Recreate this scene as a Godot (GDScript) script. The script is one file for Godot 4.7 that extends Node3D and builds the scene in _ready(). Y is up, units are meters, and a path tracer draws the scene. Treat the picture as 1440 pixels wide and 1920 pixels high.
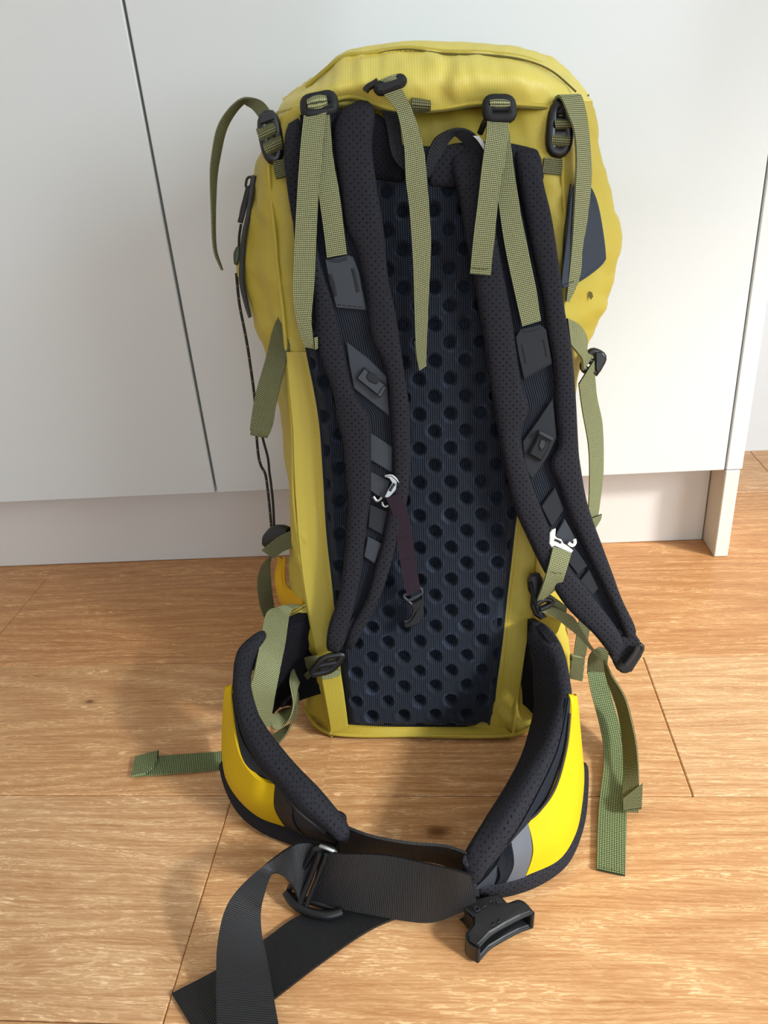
extends Node3D

var mats := {}
var pack: Node3D
var wrinkle: FastNoiseLite


func _ready() -> void:
	# camera, sky, lights, exposure
	var cam := Camera3D.new()
	cam.name = "camera"
	cam.fov = 66.4188
	cam.near = 0.02
	cam.far = 60.0
	add_child(cam)
	cam.transform = Transform3D(Basis(Vector3(0.996245, -0.072181, -0.047813), Vector3(0.042129, 0.886589, -0.460636), Vector3(0.075639, 0.456892, 0.886301)), Vector3(0, 0.620, 0))
	cam.current = true
	var env := Environment.new()
	env.background_mode = Environment.BG_SKY
	var sky := Sky.new()
	var sm := ProceduralSkyMaterial.new()
	sm.sky_top_color = Color(0.62, 0.74, 0.92)
	sm.sky_horizon_color = Color(0.86, 0.9, 0.96)
	sm.ground_bottom_color = Color(0.45, 0.44, 0.42)
	sm.ground_horizon_color = Color(0.66, 0.66, 0.65)
	sky.sky_material = sm
	env.sky = sky
	env.background_energy_multiplier = 1.6
	env.tonemap_mode = Environment.TONE_MAPPER_LINEAR
	env.tonemap_exposure = 1.2
	env.sdfgi_enabled = true
	env.ssao_enabled = true
	env.ssil_enabled = true
	var we := WorldEnvironment.new()
	we.name = "world_environment"
	we.environment = env
	add_child(we)
	# hazy low sun through the unseen window on the right
	var sun := DirectionalLight3D.new()
	sun.name = "sun"
	sun.light_color = Color(0.985, 0.985, 0.96)
	sun.light_energy = 1.3
	sun.light_angular_distance = 7.0
	sun.shadow_enabled = true
	add_child(sun)
	sun.look_at_from_position(Vector3(1.9, 1.45, 0.72), Vector3(0, 0, -0.55))
	# daylight of the unseen right window, and fill light at an added rear opening
	var wl := AreaLight3D.new()
	wl.name = "unseen_window_light"
	wl.light_color = Color(0.92, 0.97, 1.0)
	wl.light_energy = 5.2
	wl.area_size = Vector2(1.3, 1.5)
	wl.area_range = 12.0
	wl.shadow_enabled = true
	add_child(wl)
	wl.look_at_from_position(Vector3(2.17, 1.3, 0.75), Vector3(1.0, 1.0, 0.35))
	var dl := AreaLight3D.new()
	dl.name = "fill_light"  # added fill from behind the camera
	dl.light_color = Color(0.90, 0.96, 1.0)
	dl.light_energy = 2.3
	dl.area_size = Vector2(1.9, 2.0)
	dl.area_range = 12.0
	dl.shadow_enabled = true
	add_child(dl)
	dl.look_at_from_position(Vector3(0.5, 1.15, 2.92), Vector3(0.4, 1.1, 0.0))

	make_materials()
	build_room()
	build_cabinets()
	build_pack()


# ---------------------------------------------------------------- materials

func tile_image(n: int, f: Callable) -> Image:
	var im := Image.create(n, n, false, Image.FORMAT_RGB8)
	for y in n:
		for x in n:
			im.set_pixel(x, y, f.call(float(x) / n, float(y) / n))
	return im


func grey(v: float) -> Color:
	return Color(v, v, v)


func std(c: Color, rough: float, spec := 0.5, metal := 0.0) -> StandardMaterial3D:
	var m := StandardMaterial3D.new()
	m.albedo_color = c
	m.roughness = rough
	m.metallic_specular = spec
	m.metallic = metal
	return m


func with_tile(m: StandardMaterial3D, f: Callable, n: int, per: Vector3, triplanar: bool, relief: float) -> StandardMaterial3D:
	var t := ImageTexture.create_from_image(tile_image(n, f))
	m.albedo_texture = t
	m.uv1_scale = per
	m.uv1_triplanar = triplanar
	if relief != 0.0:
		m.heightmap_enabled = true
		m.heightmap_texture = t
		m.heightmap_scale = relief
	return m


func noise_tex(freq: float, n: int, ramp_lo: float, ramp_hi: float, seed_no: int, octaves := 3) -> NoiseTexture2D:
	var fn := FastNoiseLite.new()
	fn.seed = seed_no
	fn.frequency = freq
	fn.fractal_octaves = octaves
	var t := NoiseTexture2D.new()
	t.width = n
	t.height = n
	t.seamless = true
	t.noise = fn
	var g := Gradient.new()
	g.set_color(0, grey(ramp_lo))
	g.set_color(1, grey(ramp_hi))
	t.color_ramp = g
	return t


func wrap_d(a: float, b: float) -> float:
	var d := absf(a - b)
	return minf(d, 1.0 - d)


func make_materials() -> void:
	wrinkle = FastNoiseLite.new()
	wrinkle.seed = 11
	wrinkle.frequency = 0.085
	wrinkle.fractal_octaves = 3
	# olive-yellow nylon with a fine twill
	var twill := func(u, v): return grey(0.86 + 0.14 * sin((u + v) * TAU * 4.0) * sin((u - v) * TAU * 4.0))
	mats.fabric = with_tile(std(Color(0.80, 0.715, 0.26), 0.55, 0.45), twill, 32, Vector3(160, 160, 160), true, 0.02)
	mats.fabric.rim_enabled = true
	mats.fabric.rim = 0.25
	mats.fabric.rim_tint = 0.6
	var ripstop := func(u, v): return grey(0.955 + 0.045 * sin(u * TAU * 4.0) * (0.7 + 0.3 * sin(v * TAU * 4.0)))
	mats.lid = with_tile(std(Color(0.835, 0.77, 0.36), 0.5, 0.5), ripstop, 32, Vector3(110, 110, 110), true, 0.02)
	mats.lid.rim_enabled = true
	mats.lid.rim = 0.25
	mats.lid.rim_tint = 0.6
	mats.bright = with_tile(std(Color(0.93, 0.77, 0.06), 0.7, 0.35), twill, 32, Vector3(130, 130, 130), true, 0.03)
	mats.amber = with_tile(std(Color(0.90, 0.68, 0.10), 0.7, 0.35), twill, 32, Vector3(130, 130, 130), true, 0.03)
	# spacer mesh: dark knit with staggered holes
	var holes := func(u, v):
		var d := minf(Vector2(wrap_d(u, 0.25), wrap_d(v, 0.25)).length(), Vector2(wrap_d(u, 0.75), wrap_d(v, 0.75)).length())
		var knit := 0.86 + 0.14 * sin((u * 3.0 + v * 6.0) * TAU)
		return grey(knit * lerpf(0.12, 1.0, smoothstep(0.07, 0.15, d)))
	mats.mesh = with_tile(std(Color(0.165, 0.165, 0.19), 0.85, 0.3), holes, 64, Vector3(150, 150, 150), true, 0.06)
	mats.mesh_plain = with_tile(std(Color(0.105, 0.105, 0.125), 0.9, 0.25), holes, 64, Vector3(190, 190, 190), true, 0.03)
	# ribbed navy knit of the back panel and strap centres
	var ribs := func(u, v): return grey(0.56 + 0.36 * sin(u * TAU * 4.0) + 0.08 * sin((v + 0.13 * sin(u * TAU * 4.0)) * TAU * 8.0))
	mats.ribbed = with_tile(std(Color(0.295, 0.355, 0.465), 0.8, 0.35), ribs, 64, Vector3(115, 115, 115), true, 0.07)
	mats.ribbed.rim_enabled = true
	mats.ribbed.rim = 0.25
	mats.ribbed.vertex_color_use_as_albedo = true
	mats.ribbed_strap = with_tile(std(Color(0.19, 0.215, 0.27), 0.8, 0.35), ribs, 64, Vector3(1.2, 1.2, 1.2), false, 0.07)
	# webbing, UV in centimetres across and along
	var weave := func(u, v):
		var du := absf(u - 0.5)
		var dv := absf(v - 0.5)
		var k := (1.0 - smoothstep(0.30, 0.48, du)) * (1.0 - smoothstep(0.20, 0.44, dv))
		return grey(lerpf(0.36, 1.0, k))
	mats.olive = with_tile(std(Color(0.665, 0.675, 0.485), 0.75, 0.4), weave, 32, Vector3(6.0, 6.0, 1), false, 0.05)
	mats.olive_dark = with_tile(std(Color(0.52, 0.52, 0.36), 0.8, 0.35), weave, 32, Vector3(6.0, 6.0, 1), false, 0.05)
	mats.green = with_tile(std(Color(0.55, 0.61, 0.42), 0.8, 0.35), weave, 32, Vector3(4.6, 5.0, 1), false, 0.05)
	var cord := func(u, v): return grey(0.55 + 0.45 * pow(absf(sin(v * TAU)), 1.5))
	mats.black_web = with_tile(std(Color(0.07, 0.075, 0.09), 0.5, 0.5), cord, 32, Vector3(1.0, 3.2, 1), false, 0.06)
	mats.haul = with_tile(std(Color(0.11, 0.12, 0.15), 0.7, 0.4), weave, 32, Vector3(4.0, 4.5, 1), false, 0.04)
	mats.elastic = with_tile(std(Color(0.185, 0.135, 0.175), 0.85, 0.3), twill, 32, Vector3(1.5, 1.5, 1), false, 0.04)
	mats.plastic = std(Color(0.06, 0.063, 0.072), 0.36, 0.5)
	mats.plastic_matte = std(Color(0.085, 0.09, 0.10), 0.6, 0.4)
	mats.rubber = std(Color(0.20, 0.215, 0.24), 0.62, 0.4)
	mats.rubber_dark = std(Color(0.135, 0.145, 0.165), 0.66, 0.35)
	mats.reflective = std(Color(0.34, 0.355, 0.385), 0.55, 0.45)
	mats.side_patch = std(Color(0.14, 0.17, 0.215), 0.6, 0.4)
	mats.metal = std(Color(0.62, 0.63, 0.63), 0.36, 0.5, 1.0)
	mats.seam = std(Color(0.36, 0.32, 0.10), 0.8)
	mats.sunlit_metal = std(Color(0.93, 0.93, 0.91), 0.45, 0.5)  # aluminium painted white for the sunlight on it
	mats.tag = std(Color(0.85, 0.86, 0.86), 0.6)
	mats.toggle = std(Color(0.22, 0.27, 0.18), 0.5)
	mats.cord = std(Color(0.07, 0.065, 0.06), 0.7)
	mats.fleck = std(Color(0.6, 0.46, 0.22), 0.6)
	mats.zip = std(Color(0.13, 0.12, 0.11), 0.6)
	mats.thread = std(Color(0.70, 0.62, 0.16), 0.8)
	mats.thread_dark = std(Color(0.08, 0.08, 0.09), 0.8)
	mats.thread_gold = std(Color(0.80, 0.66, 0.12), 0.8)
	mats.trim = mats.mesh
	# room
	mats.gloss = std(Color(0.82, 0.83, 0.825), 0.14, 0.5)
	mats.carcass = std(Color(0.86, 0.855, 0.85), 0.5, 0.4)
	mats.plinth = std(Color(0.83, 0.81, 0.785), 0.5, 0.4)
	mats.wall = std(Color(0.93, 0.935, 0.93), 0.55, 0.35)
	mats.wall.albedo_texture = noise_tex(0.006, 256, 0.9, 1.0, 5)
	mats.wall.uv1_triplanar = true
	mats.wall.uv1_scale = Vector3(0.8, 0.8, 0.8)
	mats.ceiling = std(Color(0.94, 0.94, 0.93), 0.8, 0.2)
	mats.frame = std(Color(0.9, 0.9, 0.9), 0.4)
	mats.glass = std(Color(1, 1, 1, 0.06), 0.02)
	mats.glass.transparency = BaseMaterial3D.TRANSPARENCY_ALPHA
	mats.subfloor = std(Color(0.30, 0.21, 0.14), 0.9, 0.2)
	for k in 3:
		mats["wood%d" % k] = wood(k)


func wood(k: int) -> ImageTexture:
	# oak, 205 cm by 22 cm: long cathedral rings, dark streaks and short pale pores
	var w := 2048
	var h := 396
	var low := FastNoiseLite.new()
	low.seed = 31 + k
	low.frequency = 0.045
	var fine := FastNoiseLite.new()
	fine.seed = 57 + k
	fine.frequency = 0.5
	fine.fractal_octaves = 2
	var pore := FastNoiseLite.new()
	pore.seed = 83 + k
	pore.frequency = 1.0
	pore.fractal_type = FastNoiseLite.FRACTAL_NONE
	var data := PackedByteArray()
	data.resize(w * h * 3)
	var base := Color(0.82, 0.655, 0.478)
	var dark := Color(0.69, 0.495, 0.325)
	var pale := Color(0.95, 0.82, 0.655)
	var knot: Vector3 = [Vector3(174, 7.2, 0.35), Vector3(40.9, 4.4, 0.8), Vector3(-9, -9, 0.1)][k]
	var yc: float = [8.0, 16.0, 11.0][k]
	var x0: float = [60.0, 150.0, 100.0][k]
	var at := 0
	for y in h:
		var yy := y * 22.0 / h
		for x in w:
			var xx := x * 0.1001
			var lw := low.get_noise_2d(xx * 0.35, yy * 3.0)
			var d := yy - yc + lw * 3.2
			var g := sqrt(d * d + pow((xx - x0) * 0.085, 2.0) + 1.0)
			var kd := Vector2((xx - knot.x) * 0.55, yy - knot.y).length() / knot.z
			var ring := 0.5 + 0.5 * sin(g * 4.6 + lw * 3.0 + 6.0 * exp(-kd * 0.6))
			var streak := fine.get_noise_2d(xx * 0.10, (yy + lw) * 8.0)
			var p := pore.get_noise_2d(xx * 0.42, (yy + lw * 1.6) * 13.0)
			var c := base.lerp(dark, clampf(0.10 + 0.40 * (1.0 - ring) + 0.65 * streak, 0.0, 1.0))
			var pk := smoothstep(0.32, 0.52, p) * (0.35 + 0.65 * smoothstep(0.55, 0.95, ring))
			c = c.lerp(pale, pk * 0.85)
			var q := smoothstep(0.4, 0.7, -p) * 0.35
			c = c.lerp(dark, q)
			c = c.lerp(Color(0.36, 0.24, 0.15), 0.8 * exp(-kd * kd * 1.6))
			data[at] = int(c.r * 255.0)
			data[at + 1] = int(c.g * 255.0)
			data[at + 2] = int(c.b * 255.0)
			at += 3
	return ImageTexture.create_from_image(Image.create_from_data(w, h, false, Image.FORMAT_RGB8, data))


# ---------------------------------------------------------------- geometry helpers (points in centimetres of the pack's own axes)

func crs(p: Array, n: int, closed := false) -> PackedVector3Array:
	# Catmull-Rom through p, evenly spaced by length
	var c := p.size()
	var dense := PackedVector3Array()
	var segs := c if closed else c - 1
	for i in segs:
		var a: Vector3 = p[(i - 1 + c) % c] if closed else p[maxi(i - 1, 0)]
		var b: Vector3 = p[i]
		var d: Vector3 = p[(i + 1) % c]
		var e: Vector3 = p[(i + 2) % c] if closed else p[mini(i + 2, c - 1)]
		for k in 10:
			dense.append(b.cubic_interpolate(d, a, e, k / 10.0))
	dense.append(p[0] if closed else p[c - 1])
	var cum := PackedFloat32Array([0.0])
	for i in range(1, dense.size()):
		cum.append(cum[i - 1] + dense[i].distance_to(dense[i - 1]))
	var total := cum[cum.size() - 1]
	var out := PackedVector3Array()
	var j := 0
	var m := n if not closed else n + 1
	for i in (n if closed else n):
		var want := total * i / float(m - 1)
		while j < cum.size() - 2 and cum[j + 1] < want:
			j += 1
		var f := (want - cum[j]) / maxf(cum[j + 1] - cum[j], 1e-6)
		out.append(dense[j].lerp(dense[j + 1], clampf(f, 0.0, 1.0)))
	return out


func mb() -> Dictionary:
	return {"v": PackedVector3Array(), "uv": PackedVector2Array(), "i": PackedInt32Array(), "c": PackedColorArray()}


func put_grid(m: Dictionary, rows: Array, uvs: Array, flip := false) -> void:
	var b: int = m.v.size()
	var c: int = rows[0].size()
	for r in rows.size():
		m.v.append_array(rows[r])
		m.uv.append_array(uvs[r])
	for r in rows.size() - 1:
		for k in c - 1:
			var i := b + r * c + k
			if flip:
				m.i.append_array([i, i + c, i + 1, i + 1, i + c, i + c + 1])
			else:
				m.i.append_array([i, i + 1, i + c, i + 1, i + c + 1, i + c])


func mesh_of(m: Dictionary, weld := false) -> ArrayMesh:
	# smooth normals over shared corners; weld also joins corners that only lie on each other
	var v: PackedVector3Array = m.v
	var idx: PackedInt32Array = m.i
	var nn := PackedVector3Array()
	nn.resize(v.size())
	for t in range(0, idx.size(), 3):
		var a := v[idx[t]]
		var f := (v[idx[t + 2]] - a).cross(v[idx[t + 1]] - a)
		for k in 3:
			nn[idx[t + k]] += f
	if weld:
		var at := {}
		for i in v.size():
			var key := Vector3i(v[i] * 200.0)
			at[key] = at.get(key, Vector3.ZERO) + nn[i]
		for i in v.size():
			nn[i] = at[Vector3i(v[i] * 200.0)]
	var vm := PackedVector3Array()
	vm.resize(v.size())
	for i in v.size():
		vm[i] = v[i] * 0.01
		nn[i] = nn[i].normalized() if nn[i].length() > 1e-12 else Vector3.UP
	var arr := []
	arr.resize(Mesh.ARRAY_MAX)
	arr[Mesh.ARRAY_VERTEX] = vm
	arr[Mesh.ARRAY_NORMAL] = nn
	arr[Mesh.ARRAY_TEX_UV] = m.uv
	arr[Mesh.ARRAY_INDEX] = idx
	if m.c.size() == vm.size():
		arr[Mesh.ARRAY_COLOR] = m.c
	var am := ArrayMesh.new()
	am.add_surface_from_arrays(Mesh.PRIMITIVE_TRIANGLES, arr)
	return am


func commit(called: String, m: Dictionary, mat: Material, parent: Node3D, weld := false) -> MeshInstance3D:
	var o := MeshInstance3D.new()
	o.name = called
	o.mesh = mesh_of(m, weld)
	o.material_override = null
	o.mesh.surface_set_material(0, mat)
	parent.add_child(o, true)
	return o


func rows_of(curves: Array, nu: int, nv: int) -> Array:
	# curves run along the length (nv points); nu curves between them across
	var fine := []
	for c in curves:
		fine.append(crs(c, nv))
	var rows := []
	for j in nv:
		var across := []
		for c in fine:
			across.append(c[j])
		rows.append(crs(across, nu) if across.size() > 2 else lin(across[0], across[1], nu))
	return rows


func lin(a: Vector3, b: Vector3, n: int) -> PackedVector3Array:
	var out := PackedVector3Array()
	for i in n:
		out.append(a.lerp(b, i / float(n - 1)))
	return out


func grid_normals(rows: Array) -> Array:
	var out := []
	var c: int = rows[0].size()
	for r in rows.size():
		var n := PackedVector3Array()
		for k in c:
			var du: Vector3 = rows[r][mini(k + 1, c - 1)] - rows[r][maxi(k - 1, 0)]
			var dv: Vector3 = rows[mini(r + 1, rows.size() - 1)][k] - rows[maxi(r - 1, 0)][k]
			n.append(dv.cross(du).normalized())
		out.append(n)
	return out


func grid_uv(rows: Array) -> Array:
	var out := []
	var along := 0.0
	for r in rows.size():
		if r > 0:
			var mid: int = rows[r].size() / 2
			along += rows[r][mid].distance_to(rows[r - 1][mid])
		var across := 0.0
		var u := PackedVector2Array()
		for k in rows[r].size():
			if k > 0:
				across += rows[r][k].distance_to(rows[r][k - 1])
			u.append(Vector2(across, along))
		out.append(u)
	return out


func put_sheet(m: Dictionary, rows: Array, t: float, bump := 0.0) -> void:
	# a sheet of thickness t whose faces run through rows +- t / 2
	var nrm := grid_normals(rows)
	var uv := grid_uv(rows)
	var top := []
	var low := []
	var c: int = rows[0].size()
	for r in rows.size():
		var a := PackedVector3Array()
		var b := PackedVector3Array()
		for k in c:
			var s := bump * sin(PI * k / float(c - 1))
			a.append(rows[r][k] + nrm[r][k] * (t * 0.5 + s))
			b.append(rows[r][k] - nrm[r][k] * t * 0.5)
		top.append(a)
		low.append(b)
	put_grid(m, top, uv)
	put_grid(m, low, uv, true)
	var e1 := []
	var e2 := []
	var u1 := []
	for r in rows.size():
		e1.append(PackedVector3Array([low[r][0], top[r][0]]))
		e2.append(PackedVector3Array([top[r][c - 1], low[r][c - 1]]))
		u1.append(PackedVector2Array([uv[r][0], uv[r][0] + Vector2(t, 0)]))
	put_grid(m, e1, u1)
	put_grid(m, e2, u1)
	var last := rows.size() - 1
	put_grid(m, [low[0], top[0]], [uv[0], uv[0]], true)
	put_grid(m, [top[last], low[last]], [uv[last], uv[last]], true)


func sheet(called: String, curves: Array, t: float, mat: Material, parent: Node3D, nu := 5, nv := 40, bump := 0.0) -> MeshInstance3D:
	var m := mb()
	put_sheet(m, rows_of(curves, nu, nv), t, bump)
	return commit(called, m, mat, parent)


func pad(called: String, l: Array, r: Array, thick: float, mat: Material, parent: Node3D, nv := 60, face := Vector3(0, 0, 1), square := 0.75) -> MeshInstance3D:
	# a padded roll between two edges, elliptical across, rounded at both ends
	var a := crs(l, nv)
	var b := crs(r, nv)
	var rows := []
	var uvs := []
	var along := 0.0
	for j in nv:
		var mid := (a[j] + b[j]) * 0.5
		var e := (b[j] - a[j]) * 0.5
		var j0 := maxi(j - 1, 0)
		var j1 := mini(j + 1, nv - 1)
		var tan := ((a[j1] + b[j1]) - (a[j0] + b[j0])).normalized()
		var n := e.cross(tan).normalized()
		if n.dot(face) < 0.0:
			n = -n
		if j > 0:
			along += mid.distance_to((a[j - 1] + b[j - 1]) * 0.5)
		var s := j / float(nv - 1)
		var endk := minf(minf(s, 1.0 - s) / 0.045, 1.0)
		var k := sqrt(maxf(1.0 - (1.0 - endk) * (1.0 - endk), 0.0004))
		var ring := PackedVector3Array()
		var u := PackedVector2Array()
		for i in 25:
			var th := TAU * i / 24.0
			var cx := cos(th)
			var sx := sin(th)
			cx = signf(cx) * pow(absf(cx), square)
			sx = signf(sx) * pow(absf(sx), square)
			ring.append(mid + e * cx * lerpf(0.55, 1.0, k) + n * sx * thick * 0.5 * k * (1.0 if sx > 0.0 else 0.7))
			u.append(Vector2(i / 24.0 * e.length() * 4.0, along))
		rows.append(ring)
		uvs.append(u)
	var m := mb()
	put_grid(m, rows, uvs)
	return commit(called, m, mat, parent, true)


func tube(called: String, path: Array, rad: float, mat: Material, parent: Node3D, n := 40, closed := false, flat := 1.0, normal := Vector3(0, 0, 1), corners := false) -> MeshInstance3D:
	var m := mb()
	put_tube(m, path, rad, n, closed, flat, normal, corners)
	return commit(called, m, mat, parent)


func put_tube(m: Dictionary, path: Array, rad: float, n := 40, closed := false, flat := 1.0, normal := Vector3(0, 0, 1), sharp := false) -> void:
	var c := PackedVector3Array(path) if sharp else crs(path, n, closed)
	n = c.size()
	var rows := []
	var uvs := []
	var count := n + 1 if closed else n
	var along := 0.0
	for jj in count:
		var j := jj % n
		var p0 := c[(j - 1 + n) % n] if closed else c[maxi(j - 1, 0)]
		var p1 := c[(j + 1) % n] if closed else c[mini(j + 1, n - 1)]
		var t := (p1 - p0).normalized()
		var side := t.cross(normal)
		if side.length() < 0.05:
			side = t.cross(Vector3(0.3, 1, 0.2))
		side = side.normalized()
		var up := side.cross(t).normalized()
		if jj > 0:
			along += c[j].distance_to(c[(jj - 1) % n])
		var ring := PackedVector3Array()
		var u := PackedVector2Array()
		for i in 13:
			var th := -TAU * i / 12.0
			ring.append(c[j] + side * cos(th) * rad + up * sin(th) * rad * flat)
			u.append(Vector2(i / 12.0 * TAU * rad, along))
		rows.append(ring)
		uvs.append(u)
	put_grid(m, rows, uvs)
	if not closed:
		for e in [0, count - 1]:
			var b: int = m.v.size()
			m.v.append(c[e])
			m.uv.append(Vector2.ZERO)
			for i in 13:
				m.v.append(rows[e][i])
				m.uv.append(Vector2.ZERO)
			for i in 12:
				if e == 0:
					m.i.append_array([b, b + 2 + i, b + 1 + i])
				else:
					m.i.append_array([b, b + 1 + i, b + 2 + i])


func put_plate(m: Dictionary, outline: Array, t: float, bev := 0.08, face := Vector3(0, 0, 1)) -> void:
	# an outline pushed t towards its face, with a bevelled rim
	var p := PackedVector3Array(outline)
	var n := Vector3.ZERO
	var cnt := p.size()
	var mid := Vector3.ZERO
	for i in cnt:
		n += p[i].cross(p[(i + 1) % cnt])
		mid += p[i] / cnt
	n = Vector3.ZERO
	for i in cnt:
		n += (p[i] - mid).cross(p[(i + 1) % cnt] - mid)
	n = n.normalized()
	if n.dot(face) < 0.0:
		p.reverse()
		n = -n
	var ux := (p[1] - p[0]).normalized()
	ux = (ux - n * ux.dot(n)).normalized()
	var uy := n.cross(ux)
	var flat := PackedVector2Array()
	for q in p:
		flat.append(Vector2((q - mid).dot(ux), (q - mid).dot(uy)))
	var inset := PackedVector3Array()
	for i in cnt:
		var e0 := (p[i] - p[(i - 1 + cnt) % cnt]).normalized()
		var e1 := (p[(i + 1) % cnt] - p[i]).normalized()
		var inn := (n.cross(e0) + n.cross(e1))
		var l := inn.length()
		inn = inn / maxf(l, 0.3) * (2.0 / maxf(l, 0.8))
		inset.append(p[i] + inn * bev)
	var tri := Geometry2D.triangulate_polygon(flat)
	for pass_no in 2:
		var b: int = m.v.size()
		for i in cnt:
			m.v.append(inset[i] + n * t if pass_no == 0 else p[i])
			m.uv.append(flat[i])
		for k in range(0, tri.size(), 3):
			var a0 := tri[k]
			var a1 := tri[k + 1]
			var a2 := tri[k + 2]
			var ccw := (flat[a1] - flat[a0]).cross(flat[a2] - flat[a0]) > 0.0
			if ccw == (pass_no == 0):
				m.i.append_array([b + a0, b + a2, b + a1])
			else:
				m.i.append_array([b + a0, b + a1, b + a2])
	var rims := [[p, Vector3.ZERO], [p, n * maxf(t - bev, t * 0.4)], [inset, n * t]]
	for k in 2:
		var r0 := PackedVector3Array()
		var r1 := PackedVector3Array()
		var u := PackedVector2Array()
		for i in cnt + 1:
			r0.append(rims[k][0][i % cnt] + rims[k][1])
			r1.append(rims[k + 1][0][i % cnt] + rims[k + 1][1])
			u.append(flat[i % cnt])
		for i in cnt:
			put_grid(m, [PackedVector3Array([r0[i], r0[i + 1]]), PackedVector3Array([r1[i], r1[i + 1]])], [PackedVector2Array([u[i], u[i + 1]]), PackedVector2Array([u[i], u[i + 1]])])


func plate(called: String, outline: Array, t: float, mat: Material, parent: Node3D, bev := 0.08, face := Vector3(0, 0, 1), smooth := 0) -> MeshInstance3D:
	var m := mb()
	put_plate(m, Array(crs(outline, smooth, true)) if smooth else outline, t, bev, face)
	return commit(called, m, mat, parent)


func rounded(c: Array, r: float) -> Array:
	# corner points of a frame, each corner replaced by an arc
	var out := []
	var n := c.size()
	for i in n:
		var a: Vector3 = c[(i - 1 + n) % n]
		var b: Vector3 = c[i]
		var d: Vector3 = c[(i + 1) % n]
		var p := b + (a - b).normalized() * minf(r, a.distance_to(b) * 0.45)
		var q := b + (d - b).normalized() * minf(r, d.distance_to(b) * 0.45)
		for k in 5:
			var f := k / 4.0
			out.append(p.lerp(b, f).lerp(b.lerp(q, f), f))
	return out


func buckle_frame(called: String, corners: Array, rad: float, mat: Material, parent: Node3D, bars: Array, flat := 1.0, normal := Vector3(0, 0, 1), round_r := 0.5) -> MeshInstance3D:
	# corners: top left, top right, bottom right, bottom left; bars at fractions from top to bottom
	var m := mb()
	put_tube(m, rounded(corners, round_r), rad, 0, true, flat, normal, true)
	for f in bars:
		var a: Vector3 = corners[0].lerp(corners[3], f)
		var b: Vector3 = corners[1].lerp(corners[2], f)
		put_tube(m, [a, b], rad * 0.85, 2, false, flat, normal, true)
	return commit(called, m, mat, parent)


func stitch_row(called: String, path: Array, step: float, wide: float, mat: Material, parent: Node3D, normal := Vector3(0, 0, 1)) -> MeshInstance3D:
	var total := 0.0
	var dense := crs(path, 60)
	for i in 59:
		total += dense[i].distance_to(dense[i + 1])
	var n := maxi(int(total / step), 2)
	var pts := crs(path, n * 2 + 1)
	var m := mb()
	for i in n:
		put_tube(m, [pts[i * 2], pts[i * 2].lerp(pts[i * 2 + 1], 1.35)], wide, 2, false, 0.7, normal, true)
	var o := commit(called, m, mat, parent)
	o.set_meta("kind", "stuff")
	return o


func loft(called: String, rings: Array, nu: int, nv: int, mat: Material, parent: Node3D, amount := 0.0, caps := true) -> MeshInstance3D:
	# rings: closed outlines from one end to the other
	var fine := []
	for r in rings:
		var c := crs(r, nu, true)
		c.append(c[0])
		fine.append(c)
	var cols := []
	for k in nu + 1:
		var line := []
		for c in fine:
			line.append(c[k])
		cols.append(crs(line, nv))
	var rows := []
	for j in nv:
		var row := PackedVector3Array()
		for k in nu + 1:
			row.append(cols[k][j])
		rows.append(row)
	if amount != 0.0:
		var nrm := grid_normals(rows)
		for j in nv:
			for k in nu + 1:
				var p: Vector3 = rows[j][k]
				nrm[j][k] = p + nrm[j][k] * (amount * wrinkle.get_noise_3d(p.x + p.y * 0.5, p.y * 0.9 - p.x * 0.5, p.z) + creases(p))
			nrm[j][nu] = nrm[j][0]
		rows = nrm
	var m := mb()
	put_grid(m, rows, grid_uv(rows))
	if caps:
		for e in [0, nv - 1]:
			var mid := Vector3.ZERO
			for k in nu:
				mid += rows[e][k] / nu
			var inner := PackedVector3Array()
			for k in nu + 1:
				inner.append(mid)
			put_grid(m, [rows[e], inner], [grid_uv([rows[e]])[0], grid_uv([rows[e]])[0]], e == 0)
	return commit(called, m, mat, parent, true)


func part(called: String, parent: Node3D, label := "") -> Node3D:
	var o := Node3D.new()
	o.name = called
	if label:
		o.set_meta("label", label)
	parent.add_child(o, true)
	return o


func lab(o: Node3D, label: String) -> Node3D:
	o.set_meta("label", label)
	return o


func thing(called: String, label: String, category: String, at: Vector3, group := "") -> Node3D:
	var o := Node3D.new()
	o.name = called
	o.position = at
	o.set_meta("label", label)
	o.set_meta("category", category)
	if group:
		o.set_meta("group", group)
	add_child(o, true)
	return o


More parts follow.
